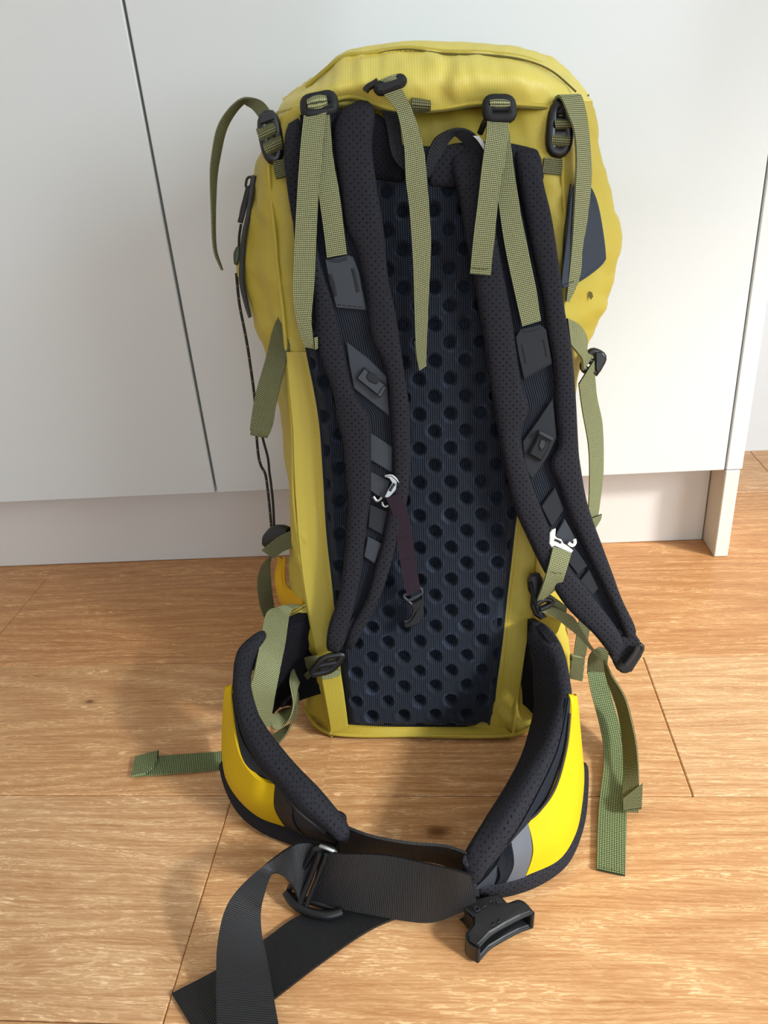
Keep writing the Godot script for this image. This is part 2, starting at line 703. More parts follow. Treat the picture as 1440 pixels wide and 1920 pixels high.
func bevel_box(size: Vector3, bev: float, uv_scale := Vector2.ZERO, uv_at := Vector2.ZERO) -> ArrayMesh:
	# a box centred on its origin (metres) with chamfered edges; on planks the UV runs along x and z
	var st := SurfaceTool.new()
	st.begin(Mesh.PRIMITIVE_TRIANGLES)
	st.set_smooth_group(-1)
	var h := size * 0.5
	for axis in 3:
		for s in [-1.0, 1.0]:
			var n := Vector3.ZERO
			n[axis] = s
			var a1 := (axis + 1) % 3
			var a2 := (axis + 2) % 3
			var q := []
			for c in [[-1, -1], [1, -1], [1, 1], [-1, 1]]:
				var p := Vector3.ZERO
				p[axis] = s * h[axis]
				p[a1] = c[0] * (h[a1] - bev)
				p[a2] = c[1] * (h[a2] - bev)
				q.append(p)
			quad(st, q, n, uv_scale, uv_at, h)
	for axis in 3:
		var a1 := (axis + 1) % 3
		var a2 := (axis + 2) % 3
		for s1 in [-1.0, 1.0]:
			for s2 in [-1.0, 1.0]:
				var n := Vector3.ZERO
				n[a1] = s1
				n[a2] = s2
				var q := []
				for e in [[-1.0, 0], [1.0, 0], [1.0, 1], [-1.0, 1]]:
					var p := Vector3.ZERO
					p[axis] = e[0] * (h[axis] - bev)
					p[a1] = s1 * (h[a1] - (0.0 if e[1] == 0 else bev))
					p[a2] = s2 * (h[a2] - (bev if e[1] == 0 else 0.0))
					q.append(p)
				quad(st, q, n.normalized(), uv_scale, uv_at, h)
	for sx in [-1.0, 1.0]:
		for sy in [-1.0, 1.0]:
			for sz in [-1.0, 1.0]:
				var a := Vector3(sx * h.x, sy * (h.y - bev), sz * (h.z - bev))
				var b := Vector3(sx * (h.x - bev), sy * h.y, sz * (h.z - bev))
				var c := Vector3(sx * (h.x - bev), sy * (h.y - bev), sz * h.z)
				tri(st, a, b, c, Vector3(sx, sy, sz).normalized(), uv_scale, uv_at, h)
	return st.commit()


func quad(st: SurfaceTool, q: Array, n: Vector3, us: Vector2, ua: Vector2, h: Vector3) -> void:
	tri(st, q[0], q[1], q[2], n, us, ua, h)
	tri(st, q[0], q[2], q[3], n, us, ua, h)


func tri(st: SurfaceTool, a: Vector3, b: Vector3, c: Vector3, n: Vector3, us: Vector2, ua: Vector2, h: Vector3) -> void:
	var list := [a, b, c] if (c - a).cross(b - a).dot(n) > 0.0 else [a, c, b]
	for p in list:
		st.set_normal(n)
		st.set_uv(Vector2((p.x + h.x) * us.x, (p.z + h.z) * us.y) + ua)
		st.add_vertex(p)


func boxed(called: String, lo: Vector3, hi: Vector3, mat: Material, parent: Node3D, bev := 0.001) -> MeshInstance3D:
	var o := MeshInstance3D.new()
	o.name = called
	o.mesh = bevel_box(hi - lo, bev)
	o.mesh.surface_set_material(0, mat)
	o.position = (lo + hi) * 0.5
	parent.add_child(o, true)
	return o


func struct(o: Node3D) -> Node3D:
	o.set_meta("kind", "structure")
	return o


# ---------------------------------------------------------------- room

func build_room() -> void:
	var fl := Node3D.new()
	fl.name = "floor"
	add_child(fl)
	struct(fl)
	lab(fl, "oak plank floor with long boards running along the cabinets")
	boxed("subfloor", Vector3(-2.2, -0.06, -1.6), Vector3(2.4, -0.0145, 3.2), mats.subfloor, fl)
	# boards 22 cm wide; the numbers are where each row's board ends lie
	var turn := Basis(Vector3.UP, -0.02101)
	var ends := [[-0.9, 1.3], [-1.5, 0.55], [-1.4, 1.2], [-0.652, 1.4], [-1.75, 0.2203], [-0.2425, 1.75], [-1.15, 0.95], [-0.1, 1.9], [-1.3, 0.75], [-0.4, 1.6], [-1.6, 0.5], [-0.7, 1.3], [-1.2, 0.9], [-0.2, 1.8], [-1.5, 0.6], [-0.5, 1.5], [-1.1, 1.0], [-0.3, 1.7], [-1.4, 0.8], [-0.6, 1.4], [-1.0, 1.1], [-0.2, 1.9]]
	var tones := [Color(0.97, 0.94, 0.9), Color(0.95, 0.885, 0.815), Color(1.0, 0.98, 0.97), Color(0.95, 0.9, 0.85), Color(1, 1, 1), Color(0.98, 0.95, 0.91)]
	var kinds := {}
	for r in ends.size():
		var z0 := -1.6696 + 0.2196 * r + (0.009 if r >= 6 else 0.0)
		var wide := 0.2286 if r == 5 else 0.2196
		var cuts: Array = [-2.3] + ends[r] + [2.5]
		for k in 3:
			var x0: float = cuts[k]
			var x1: float = cuts[k + 1]
			var tone := (r * 5 + k * 3) % 6
			var grain := (r + k * 2) % 3
			if r == 5 and k == 0:
				grain = 0
				tone = 4
			if r == 5 and k == 1:
				tone = 5
			if r == 3:
				tone = 1
			if r == 4 and k == 1:
				tone = 5
			if r == 4 and k == 2:
				tone = 4
			var key := "%d_%d" % [tone, grain]
			if not kinds.has(key):
				var m := std(tones[tone], 0.42, 0.4)
				m.albedo_texture = mats["wood%d" % grain]
				m.roughness_texture = mats["wood%d" % grain]
				m.roughness_texture_channel = BaseMaterial3D.TEXTURE_CHANNEL_BLUE
				m.roughness = 0.8
				m.heightmap_enabled = true
				m.heightmap_texture = mats["wood%d" % grain]
				m.heightmap_scale = -0.02
				kinds[key] = m
			var o := MeshInstance3D.new()
			o.name = "plank"
			var dx := fmod(r * 0.377 + k * 0.211, 0.5)
			o.mesh = bevel_box(Vector3(x1 - x0 - 0.0006, 0.014, wide - 0.0008), 0.0012, Vector2(1.0 / 2.05, 1.0 / 0.22), Vector2(dx, 0.0))
			o.mesh.surface_set_material(0, kinds[key])
			o.transform = Transform3D(turn, turn * Vector3((x0 + x1) * 0.5, -0.007, z0 + wide * 0.5))
			fl.add_child(o, true)
	var wb := boxed("wall_back", Vector3(-2.3, -0.06, -1.51), Vector3(2.5, 2.6, -1.39), mats.wall, self)
	struct(wb)
	lab(wb, "white wall behind the end of the cabinets")
	lab(struct(boxed("wall_left", Vector3(-2.32, -0.06, -1.5), Vector3(-2.2, 2.6, 3.2), mats.wall, self)), "plain white wall on the far left of the room")
	# right wall with the opening of its unseen window
	var wr := Node3D.new()
	wr.name = "wall_right"
	add_child(wr)
	struct(wr)
	lab(wr, "white wall with the out of view window that lights the floor")
	for b in [[-0.06, 0.5, -1.5, 3.2], [2.1, 2.6, -1.5, 3.2], [0.5, 2.1, -1.5, 0.0], [0.5, 2.1, 1.5, 3.2]]:
		boxed("wall_piece", Vector3(2.3, b[0], b[2]), Vector3(2.42, b[1], b[3]), mats.wall, wr)
	window("window_1", "unseen white framed window in the right wall", Vector3(2.36, 0.5, 0.0), Vector3(2.36, 2.1, 1.5))  # out of view, placed to light pack and floor from the right
	var wf := Node3D.new()
	wf.name = "wall_front"
	add_child(wf)
	struct(wf)
	lab(wf, "white wall behind the camera with the added glazed door")
	for b in [[-2.3, -0.6, -0.06, 2.6], [1.6, 2.42, -0.06, 2.6], [-0.6, 1.6, 2.25, 2.6]]:
		boxed("wall_piece", Vector3(b[0], b[2], 3.0), Vector3(b[1], b[3], 3.12), mats.wall, wf)
	window("window_2", "added tall glazed door behind the camera for fill light", Vector3(-0.6, 0.0, 3.06), Vector3(1.6, 2.25, 3.06))  # added opening, lets fill light in from behind the camera
	lab(struct(boxed("ceiling", Vector3(-2.32, 2.5, -1.51), Vector3(2.42, 2.62, 3.12), mats.ceiling, self)), "plain white ceiling over the whole room")


func window(called: String, label: String, lo: Vector3, hi: Vector3) -> void:
	var o := Node3D.new()
	o.name = called
	o.position = (lo + hi) * 0.5
	add_child(o)
	struct(o)
	lab(o, label)
	var h := (hi - lo) * 0.5
	var along := Vector3(0, 0, 1) if h.z > h.x else Vector3(1, 0, 0)
	var half: float = maxf(h.x, h.z)
	var thin := (Vector3.ONE - along - Vector3.UP) * 0.03
	for s in [-1.0, 1.0]:
		var c: Vector3 = along * (half - 0.03) * s
		boxed("frame", c - along * 0.03 - Vector3.UP * h.y - thin, c + along * 0.03 + Vector3.UP * h.y + thin, mats.frame, o)
		var d: Vector3 = Vector3.UP * (h.y - 0.03) * s
		boxed("frame", d - along * (half - 0.061) - Vector3.UP * 0.03 - thin, d + along * (half - 0.061) + Vector3.UP * 0.03 + thin, mats.frame, o)
	boxed("pane", -along * (half - 0.06) - Vector3.UP * (h.y - 0.06) - thin * 0.1, along * (half - 0.06) + Vector3.UP * (h.y - 0.06) + thin * 0.1, mats.glass, o)


func build_cabinets() -> void:
	var z := -1.0131
	var names := [[-1.05, -0.331, "white gloss kitchen cabinet left of the thin dark door seam"], [-0.3275, 0.3915, "white gloss kitchen cabinet right behind the backpack"]]
	for n in names:
		var c := thing("kitchen_cabinet", n[2], "cabinet", Vector3((n[0] + n[1]) * 0.5, 0.14, -1.2))
		var w: float = n[1] - n[0]
		boxed("door", Vector3(-w * 0.5, 0.0005, z - 0.0185 + 1.2), Vector3(w * 0.5, 0.74, z + 1.2), mats.gloss, c, 0.0012)
		boxed("carcass", Vector3(-w * 0.5, 0.003, -0.18), Vector3(w * 0.5, 0.74, z - 0.0205 + 1.2), mats.carcass, c)
	var p := boxed("plinth_board", Vector3(-1.05, 0.0005, -1.083), Vector3(0.3925, 0.1385, -1.0645), mats.plinth, self, 0.0012)
	lab(p, "white plinth board recessed under the cabinet doors")
	p.set_meta("category", "plinth")
	var e := thing("end_panel", "white panel closing the right end of the cabinets down to the floor", "panel", Vector3(0.405, 0, -1.2))
	boxed("panel", Vector3(-0.0112, 0.1405, -0.18), Vector3(0.0108, 0.88, z + 1.2), mats.gloss, e, 0.0012)
	boxed("foot", Vector3(-0.0112, 0.0003, -0.18), Vector3(0.0085, 0.1395, z + 1.2), mats.plinth, e, 0.0012)


# ---------------------------------------------------------------- backpack

func build_pack() -> void:
	pack = Node3D.new()
	pack.name = "backpack"
	pack.transform = Transform3D(Basis(Vector3(0.997778, -0.045363, -0.048799), Vector3(0.033159, 0.973367, -0.226842), Vector3(0.057790, 0.224719, 0.972708)), Vector3(-0.036000, 0.000000, -0.657000))
	pack.set_meta("label", "olive yellow hiking backpack with black padded straps leaning against white cabinets")
	pack.set_meta("category", "backpack")
	add_child(pack)
	pack_body()
	pack_lid()
	back_panel()
	left_shoulder_strap()
	right_shoulder_strap()
	top_webbing()
	side_details()
	hip_belt()
	hip_webbing()


func creases(p: Vector3) -> float:
	# soft pulled folds that run slantwise over the cloth
	var a := wrinkle.get_noise_2d(p.x * 2.6 + p.y * 1.5 + p.z * 1.3, p.y * 0.55 - p.x * 0.7 + 80.0)
	var b := wrinkle.get_noise_2d(p.y * 2.4 - p.x * 1.2 + 30.0, p.x * 0.7 + p.z * 0.8)
	return 0.30 * (0.5 - absf(a) * 2.0) + 0.16 * (0.5 - absf(b) * 2.0)


func side_ring(pl: Vector3, pr: Vector3, sl: Vector3, sr: Vector3, deep: float) -> Array:
	var mid := (pl + pr) * 0.5
	return [pl, pl.lerp(pr, 0.08) + Vector3(0, 0, -0.1), mid + Vector3(0, 0, -2.2), pl.lerp(pr, 0.92) + Vector3(0, 0, -0.1), pr, pr.lerp(sr, 0.5) + Vector3(0.25, 0, 0.2), sr, Vector3(sr.x * 0.99, sr.y, -deep * 0.66), Vector3(sr.x * 0.72, sr.y, -deep), Vector3(0, (sl.y + sr.y) * 0.5, -deep - 0.6), Vector3(sl.x * 0.72, sl.y, -deep), Vector3(sl.x * 0.99, sl.y, -deep * 0.66), sl, pl.lerp(sl, 0.5) + Vector3(-0.25, 0, 0.2)]


func pack_body() -> void:
	var pl := [Vector3(-10.53,7.03,0),Vector3(-11.6,14.8,0),Vector3(-12.23,21.19,0),Vector3(-12.56,27.33,0),Vector3(-12.34,33.34,0),Vector3(-12.4,37.98,0),Vector3(-12.48,42.14,0),Vector3(-12.61,46.19,0),Vector3(-12.84,50.14,0),Vector3(-12.94,53.51,0),Vector3(-13.14,56.81,0),Vector3(-13.1,59.8,0),Vector3(-12.25,62.36,0),Vector3(-11.36,63.4,0)]
	var pr := [Vector3(10.89,6.2,0),Vector3(11.89,14.23,0),Vector3(12.38,20.75,0),Vector3(12.79,27.02,0),Vector3(13.46,32.52,0),Vector3(14.13,37.3,0),Vector3(14.43,41.44,0),Vector3(14.57,45.47,0),Vector3(14.55,49.41,0),Vector3(14.45,52.77,0),Vector3(14.08,56.53,0),Vector3(14,59.29,0),Vector3(14.07,61.77,0),Vector3(14.23,63.05,0)]
	var sl := [Vector3(-13.39,3.23,-6),Vector3(-14.23,13.14,-6),Vector3(-14.23,19.53,-6),Vector3(-13.85,26.3,-6),Vector3(-13.92,32.24,-6),Vector3(-14.59,37.44,-6),Vector3(-15.39,41.93,-6),Vector3(-16.65,45.79,-6),Vector3(-17.83,50.29,-6),Vector3(-16.93,53.69,-6),Vector3(-15.91,57.48,-6),Vector3(-14.89,60.68,-6),Vector3(-13.55,63.42,-6),Vector3(-12.73,64.79,-6)]
	var sr := [Vector3(17.14,3.73,-6),Vector3(17.38,11.72,-6),Vector3(17.04,18.76,-6),Vector3(16.6,25.53,-6),Vector3(16.76,31.46,-6),Vector3(17.38,36.89,-6),Vector3(18.07,41.33,-6),Vector3(19.75,45.36,-6),Vector3(21.15,49.56,-6),Vector3(21.49,52.66,-6),Vector3(20.34,56.74,-6),Vector3(19.12,60.24,-6),Vector3(18.47,63.41,-6),Vector3(17.79,64.71,-6)]
	var deep := [15.0, 17.0, 18.0, 18.5, 19.5, 20.5, 21.0, 22.0, 22.5, 22.0, 21.0, 20.0, 18.5, 17.0]
	var rings := []
	# sole: flat on the floor
	var fl := [Vector3(-9.53,-0.19,-0.45),Vector3(9.47,0.25,1.5)]
	var fs := [Vector3(-12.45,0.78,-4.1),Vector3(12.83,1.2,-0.82)]
	var fb := [Vector3(-13.79,2.7,-12.71),Vector3(-8.5,4.23,-18.25),Vector3(0.53,4.66,-18.73),Vector3(10.45,4.86,-17.16),Vector3(14.15,3.63,-11.09)]
	var sole := [fl[0], fl[0].lerp(fl[1], 0.06), fl[0].lerp(fl[1], 0.5), fl[0].lerp(fl[1], 0.94), fl[1], fl[1].lerp(fs[1], 0.5), fs[1], fb[4], fb[3], fb[2], fb[1], fb[0], fs[0], fl[0].lerp(fs[0], 0.5)]
	for k in [1, 2, 3]:
		sole[k] += Vector3(0, 0, -1.4)
	rings.append(sole)
	var edge := []
	var gl := [Vector3(-10.01,0.5,-0.2),Vector3(9.98,0.96,1.85)]
	var gs := [Vector3(-13.14,1.83,-3.45),Vector3(13.2,2.21,0.2)]
	edge = [gl[0], gl[0].lerp(gl[1], 0.06) + Vector3(0, 0, -1), gl[0].lerp(gl[1], 0.5) + Vector3(0, 0, -1.6), gl[0].lerp(gl[1], 0.94) + Vector3(0, 0, -1), gl[1], gl[1].lerp(gs[1], 0.5), gs[1]]
	for k in [4, 3, 2, 1, 0]:
		edge.append(fb[k] * Vector3(1.06, 1, 1.0) + Vector3(0, 1.4, -0.5))
	edge.append_array([gs[0], gl[0].lerp(gs[0], 0.5)])
	rings.append(edge)
	for i in pl.size():
		rings.append(side_ring(pl[i], pr[i], sl[i], sr[i], deep[i]))
	var last := []
	for p in rings[rings.size() - 1]:
		last.append(Vector3(p.x * 0.9, p.y + 0.9, p.z * 0.9 - 0.8))
	rings.append(last)
	var body := loft("main_bag", rings, 120, 150, mats.fabric, pack, 0.45)
	lab(body, "olive yellow nylon bag")
	# piped seams along both edges of the back
	var seam_l := [gl[0]] + pl.slice(0, 13)
	var seam_r := [gl[1]] + pr.slice(0, 13)
	tube("seam_piping", seam_l, 0.2, mats.fabric, body, 90)
	tube("seam_piping", seam_r, 0.2, mats.fabric, body, 90)
	tube("seam_piping", [gs[0], gl[0], gl[0].lerp(gl[1], 0.5) + Vector3(0, -0.1, 0.15), gl[1], gs[1]], 0.22, mats.fabric, body, 50)
	# side seams seen from the back
	tube("side_seam", [Vector3(-13.77,59.18,-2.5),Vector3(-13.98,57.68,-2.6),Vector3(-13.58,55.26,-2.7),Vector3(-13.52,51.32,-2.8),Vector3(-13.3,46.48,-2.9),Vector3(-13.02,43.07,-3)], 0.09, mats.zip, body, 40)
	tube("side_seam", [Vector3(14.11,57.63,-0.5),Vector3(15.29,57.02,-1),Vector3(15.9,55.66,-1.5)], 0.09, mats.zip, body, 20)
	tube("side_seam", [Vector3(14.78,56.72,0.2),Vector3(14.51,54.17,0.2),Vector3(14.33,51.81,0.2),Vector3(14.28,48.43,0.2)], 0.08, mats.zip, body, 20)


func pack_lid() -> void:
	var lid := part("lid", pack, "padded olive yellow top lid")
	var low := [Vector3(-12.65,64.66,-5),Vector3(-10.92,63.98,-1),Vector3(-8.14,63.97,0.4),Vector3(-5.2,64.5,0.8),Vector3(-1.4,63.3,0.8),Vector3(2.45,63.28,0.8),Vector3(6.31,63.7,0.6),Vector3(11.18,63.49,0.2),Vector3(14.34,63.46,-1),Vector3(17.65,64.67,-5)]
	var mid := [Vector3(-12.54,65.15,-5.5),Vector3(-10.62,65.07,-1.5),Vector3(-7.73,65.03,1.2),Vector3(-4.54,65.59,2),Vector3(-1.13,65.36,2.2),Vector3(2.62,65.38,2.2),Vector3(6.38,65.46,2),Vector3(10.77,65.38,1.2),Vector3(13.99,65.25,-1),Vector3(17.91,64.97,-5.5)]
	var rim := [Vector3(-12.16,65.85,-6.5),Vector3(-9.66,66.5,-3.5),Vector3(-6.14,68.28,-1.5),Vector3(-3.68,68.4,-0.8),Vector3(-0.21,68.65,-0.5),Vector3(3.3,68.25,-0.5),Vector3(6.93,68.15,-0.8),Vector3(10.67,67.81,-1.5),Vector3(13.67,67.3,-3.5),Vector3(17.56,65.7,-6.5)]
	var crest := [Vector3(-12.22,66.3,-8),Vector3(-9.86,67.5,-6.5),Vector3(-6.61,69.33,-5),Vector3(-3.22,69.87,-4.5),Vector3(-0.1,69.99,-4),Vector3(3.4,69.94,-4),Vector3(7.37,69.8,-4.5),Vector3(11.39,69.38,-5),Vector3(14.45,68.71,-6.5),Vector3(18.08,65.95,-8)]
	var back := []
	var tail := []
	var under := []
	for p in crest:
		back.append(Vector3(p.x * 0.96, p.y - 1.0, -13.0))
		tail.append(Vector3(p.x * 0.9, p.y - 4.0, -18.0 - (1.0 - absf(p.x) / 18.0)))
		under.append(Vector3(p.x * 0.9, minf(p.y - 3.0, 61.5), -17.0))
	var curves := [low, mid, rim, crest, back, tail, under]
	var rows := rows_of(curves, 70, 110)
	var nrm := grid_normals(rows)
	var c: int = rows[0].size()
	for r in rows.size():
		for k in c:
			var p: Vector3 = rows[r][k]
			var edge := minf(minf(k, 6) / 6.0, 1.0)
			var pull := exp(-pow((p.x - 2.6 - (p.y - 64.0) * 0.35) / 0.75, 2.0)) * -0.5 * exp(-pow((p.y - 65.2) / 2.2, 2.0)) + exp(-pow((p.x - 4.2 + (p.y - 64.0) * 0.5) / 0.6, 2.0)) * 0.35 * exp(-pow((p.y - 64.6) / 1.4, 2.0))
			rows[r][k] = p + nrm[r][k] * edge * ((0.5 * wrinkle.get_noise_3d(p.x * 1.2, p.y * 0.9 + 40.0, p.z) + creases(p) * 0.6) * smoothstep(70.6, 66.5, p.y - absf(p.x) * 0.08) + pull)
	var m := mb()
	put_grid(m, rows, grid_uv(rows))
	for k in [0, c - 1]:
		var rim_line := PackedVector3Array()
		var centre := PackedVector3Array()
		var heart := Vector3.ZERO
		for r in rows.size():
			heart += rows[r][k] / rows.size()
		for r in rows.size():
			rim_line.append(rows[r][k])
			centre.append(heart)
		rim_line.append(rows[0][k])
		centre.append(heart)
		var flat_uv := grid_uv([rim_line])[0] as PackedVector2Array
		put_grid(m, [rim_line, centre], [flat_uv, flat_uv], k == 0)
	var shell := commit("lid_shell", m, mats.lid, lid)
	tube("seam_piping", rim.slice(1, 9), 0.2, mats.fabric, lid, 90)
	tube("seam_piping", low.slice(0, 10), 0.2, mats.fabric, lid, 90)
	tube("seam", [Vector3(-5.85,68.14,-1.5),Vector3(-3.69,68.3,-0.9),Vector3(-0.22,68.4,-0.1),Vector3(3.25,67.91,0.1),Vector3(6.83,67.72,0.1),Vector3(10.2,67.3,-0.1),Vector3(12.96,66.53,-0.9),Vector3(15.39,64.89,-1.5)], 0.09, mats.seam, lid, 70)
	tube("seam", [Vector3(-11.33,63.99,-2),Vector3(-8.18,63.88,-0.13),Vector3(-5.21,64.26,0.7),Vector3(-1.4,63.06,0.9),Vector3(2.44,63.04,0.9),Vector3(6.53,63.44,0.75),Vector3(11.16,63.19,0.35),Vector3(14.24,63.17,-0.5),Vector3(16.04,63.64,-2)], 0.1, mats.seam, lid, 70)
	stitch_row("stitching", [Vector3(-5.69,67.64,0.1),Vector3(-3.67,67.94,0.05),Vector3(-0.22,68.29,0),Vector3(3.26,67.86,-0.05),Vector3(6.85,67.69,-0.1),Vector3(10.21,67.22,-0.15),Vector3(12.64,66.3,-0.2)], 0.42, 0.035, mats.thread_gold, lid)
	# fabric flap that runs round the lid behind the straps
	sheet("lid_rim", [[Vector3(-12.43,64.33,-4),Vector3(-10.94,64.24,-2.16),Vector3(-7.94,64.18,-0.32),Vector3(-5.19,64.92,0.66),Vector3(-3.28,64.58,0.78),Vector3(-1.16,63.18,0.9)], [Vector3(-12.47,63.77,-4),Vector3(-11.08,63.72,-2.24),Vector3(-7.97,63.77,-0.48),Vector3(-4.99,64.18,0.46),Vector3(-3.08,63.48,0.58),Vector3(-1.02,62.87,0.7)]], 0.25, mats.fabric, lid, 5, 40, 0.15)


func back_panel() -> void:
	var left := [Vector3(-8.12,1.56,0),Vector3(-8.43,7.29,0),Vector3(-8.81,13.52,0),Vector3(-9.06,18.34,0),Vector3(-9.39,23.61,0),Vector3(-9.46,29.26,0),Vector3(-9.59,34.72,0),Vector3(-9.99,38.45,0),Vector3(-10.55,42.09,0),Vector3(-10.91,47.14,0),Vector3(-11.13,52.51,0),Vector3(-11.12,58.14,0),Vector3(-10.85,61.24,0)]
	var right := [Vector3(8.09,0.98,0),Vector3(8.35,5.37,0),Vector3(8.98,10.94,0),Vector3(9.43,16.1,0),Vector3(9.88,20.64,0),Vector3(10.31,25,0),Vector3(11.05,29.85,0),Vector3(11.69,35.25,0),Vector3(12.11,40.47,0),Vector3(12.28,46.53,0),Vector3(12.21,51.88,0),Vector3(11.86,56.6,0),Vector3(11.49,59.59,0)]
	var nv := 470
	var nu := 170
	var a := crs(left, nv)
	var b := crs(right, nv)
	var rows := []
	var wear := PackedColorArray()
	for j in nv:
		var row := PackedVector3Array()
		var wide := a[j].distance_to(b[j])
		for i in nu:
			var f := i / float(nu - 1)
			var p := a[j].lerp(b[j], f)
			var edge := minf(minf(f, 1.0 - f) * wide, minf(j, nv - 1 - j) * 0.13)
			var z := 0.15 + 0.95 * smoothstep(0.0, 1.1, edge)
			# moulded ventilation hollows in staggered rows
			var k := (p.y - 4.85) / 1.72
			var deepest := 0.0
			var rim := 0.0
			var bestd := 9.0
			for kk in [floori(k), floori(k) + 1]:
				var y0: float = 4.85 + 1.72 * kk
				var sp := 3.42 - (y0 - 5.0) * 0.011
				var x0 := -0.1 + 0.4 * (y0 - 5.0) / 31.0 + (sp * 0.5 if posmod(kk, 2) == 1 else 0.0)
				var dx := fposmod(p.x - x0 + sp * 0.5, sp) - sp * 0.5
				var d := Vector2(dx, p.y - y0).length()
				bestd = minf(bestd, d)
				deepest = maxf(deepest, 1.0 - smoothstep(0.54, 0.74, d))
				rim = maxf(rim, exp(-pow((d - 0.95) / 0.2, 2.0)))
			var keep := smoothstep(0.25, 0.8, edge)
			z += keep * (0.05 * rim - 1.05 * deepest)
			row.append(Vector3(p.x, p.y, z))
			# rubbed pale fibres round some hollows
			var scuff := smoothstep(0.05, 0.45, wrinkle.get_noise_2d(p.x * 4.0 + 300.0, p.y * 3.0)) * (0.35 + 0.65 * smoothstep(0.0, 0.5, wrinkle.get_noise_2d(p.x * 22.0, p.y * 22.0 + 50.0) + 0.2))
			wear.append(Color.WHITE * lerpf(0.34, 1.0, clampf(1.4 * keep * exp(-pow((bestd - 0.80) / 0.13, 2.0)) * scuff, 0.0, 1.0)))
		rows.append(row)
	var m := mb()
	put_grid(m, rows, grid_uv(rows))
	m.c = wear
	var panel := commit("back_panel", m, mats.ribbed, pack)
	lab(panel, "navy ribbed back panel with rows of round hollows")
	# yellow borders on both sides, stitched
	var l_in := left.slice(0, 9)
	var l_out := [Vector3(-9.91,0.76,0.25),Vector3(-10.55,7.34,0.25),Vector3(-11.49,14.3,0.25),Vector3(-11.95,18.5,0.25),Vector3(-12.23,23.75,0.25),Vector3(-12.31,29.38,0.25),Vector3(-12.2,34.29,0.25),Vector3(-12.32,38.01,0.25),Vector3(-12.45,42.15,0.25)]
	var bl := sheet("panel_border", [l_out, l_in], 0.3, mats.fabric, pack, 7, 70, 0.25)
	stitch_row("stitching", [Vector3(-8.66,2.14,0.55),Vector3(-8.91,7.45,0.55),Vector3(-9.27,13.76,0.55),Vector3(-9.51,18.55,0.55),Vector3(-9.83,23.77,0.55),Vector3(-9.9,29.39,0.55),Vector3(-10.01,34.81,0.55),Vector3(-10.41,38.51,0.55),Vector3(-10.92,41.87,0.55)], 0.4, 0.04, mats.thread_gold, bl)
	var r_in := right.slice(0, 8)
	var r_out := [Vector3(10.24,0.03,0.25),Vector3(10.91,6.32,0.25),Vector3(11.66,12.27,0.25),Vector3(11.98,16.13,0.25),Vector3(12.22,20.66,0.25),Vector3(12.5,25.41,0.25),Vector3(12.94,29.85,0.25),Vector3(13.61,35.23,0.25)]
	var br := sheet("panel_border", [r_in, r_out], 0.3, mats.fabric, pack, 7, 70, 0.25)
	stitch_row("stitching", [Vector3(8.6,1.41,0.55),Vector3(8.9,5.89,0.55),Vector3(9.41,11.17,0.55),Vector3(9.8,16.3,0.55),Vector3(10.23,20.8,0.55),Vector3(10.56,24.12,0.55)], 0.4, 0.04, mats.thread_gold, br)
	var bb := sheet("panel_border", [[Vector3(-8.92,1.71,0.35),Vector3(-5.17,1.49,0.35),Vector3(0.12,1.24,0.35),Vector3(4.82,1.06,0.35),Vector3(9.22,1.09,0.35)], [Vector3(-9.84,0.4,-0.15),Vector3(-5.19,0.45,0.58),Vector3(0.07,0.55,1.19),Vector3(4.69,0.66,1.67),Vector3(9.88,0.87,1.79)]], 0.3, mats.fabric, pack, 6, 40, 0.2)
	stitch_row("stitching", [Vector3(-7.79,1.69,0.6),Vector3(-3.99,1.47,0.6),Vector3(0.11,1.25,0.6),Vector3(4.79,1.07,0.6),Vector3(8.3,1.19,0.6)], 0.4, 0.035, mats.thread_gold, bb)
	# padded dark yoke where the shoulder straps leave the back
	pad("yoke", [Vector3(-11.07,62.22,0.9),Vector3(-8.14,63.07,0.9),Vector3(-5.23,63.43,0.9),Vector3(-2.37,62.6,0.9),Vector3(-0.52,59.07,0.9)], [Vector3(-11.07,58,0.9),Vector3(-7.89,57.91,0.9),Vector3(-5.44,57.85,0.9),Vector3(-2.76,57.32,0.9),Vector3(-0.56,57.03,0.9)], 1.6, mats.mesh_plain, pack, 40)
	pad("yoke", [Vector3(1.43,59.02,0.9),Vector3(2.7,60.06,0.9),Vector3(5.32,60.44,0.9),Vector3(8.71,60.26,0.9),Vector3(11.72,59.55,0.9)], [Vector3(1.4,56.75,0.9),Vector3(2.87,56.62,0.9),Vector3(5.32,56.55,0.9),Vector3(8.75,56.46,0.9),Vector3(12.27,56.68,0.9)], 1.6, mats.mesh, pack, 40)


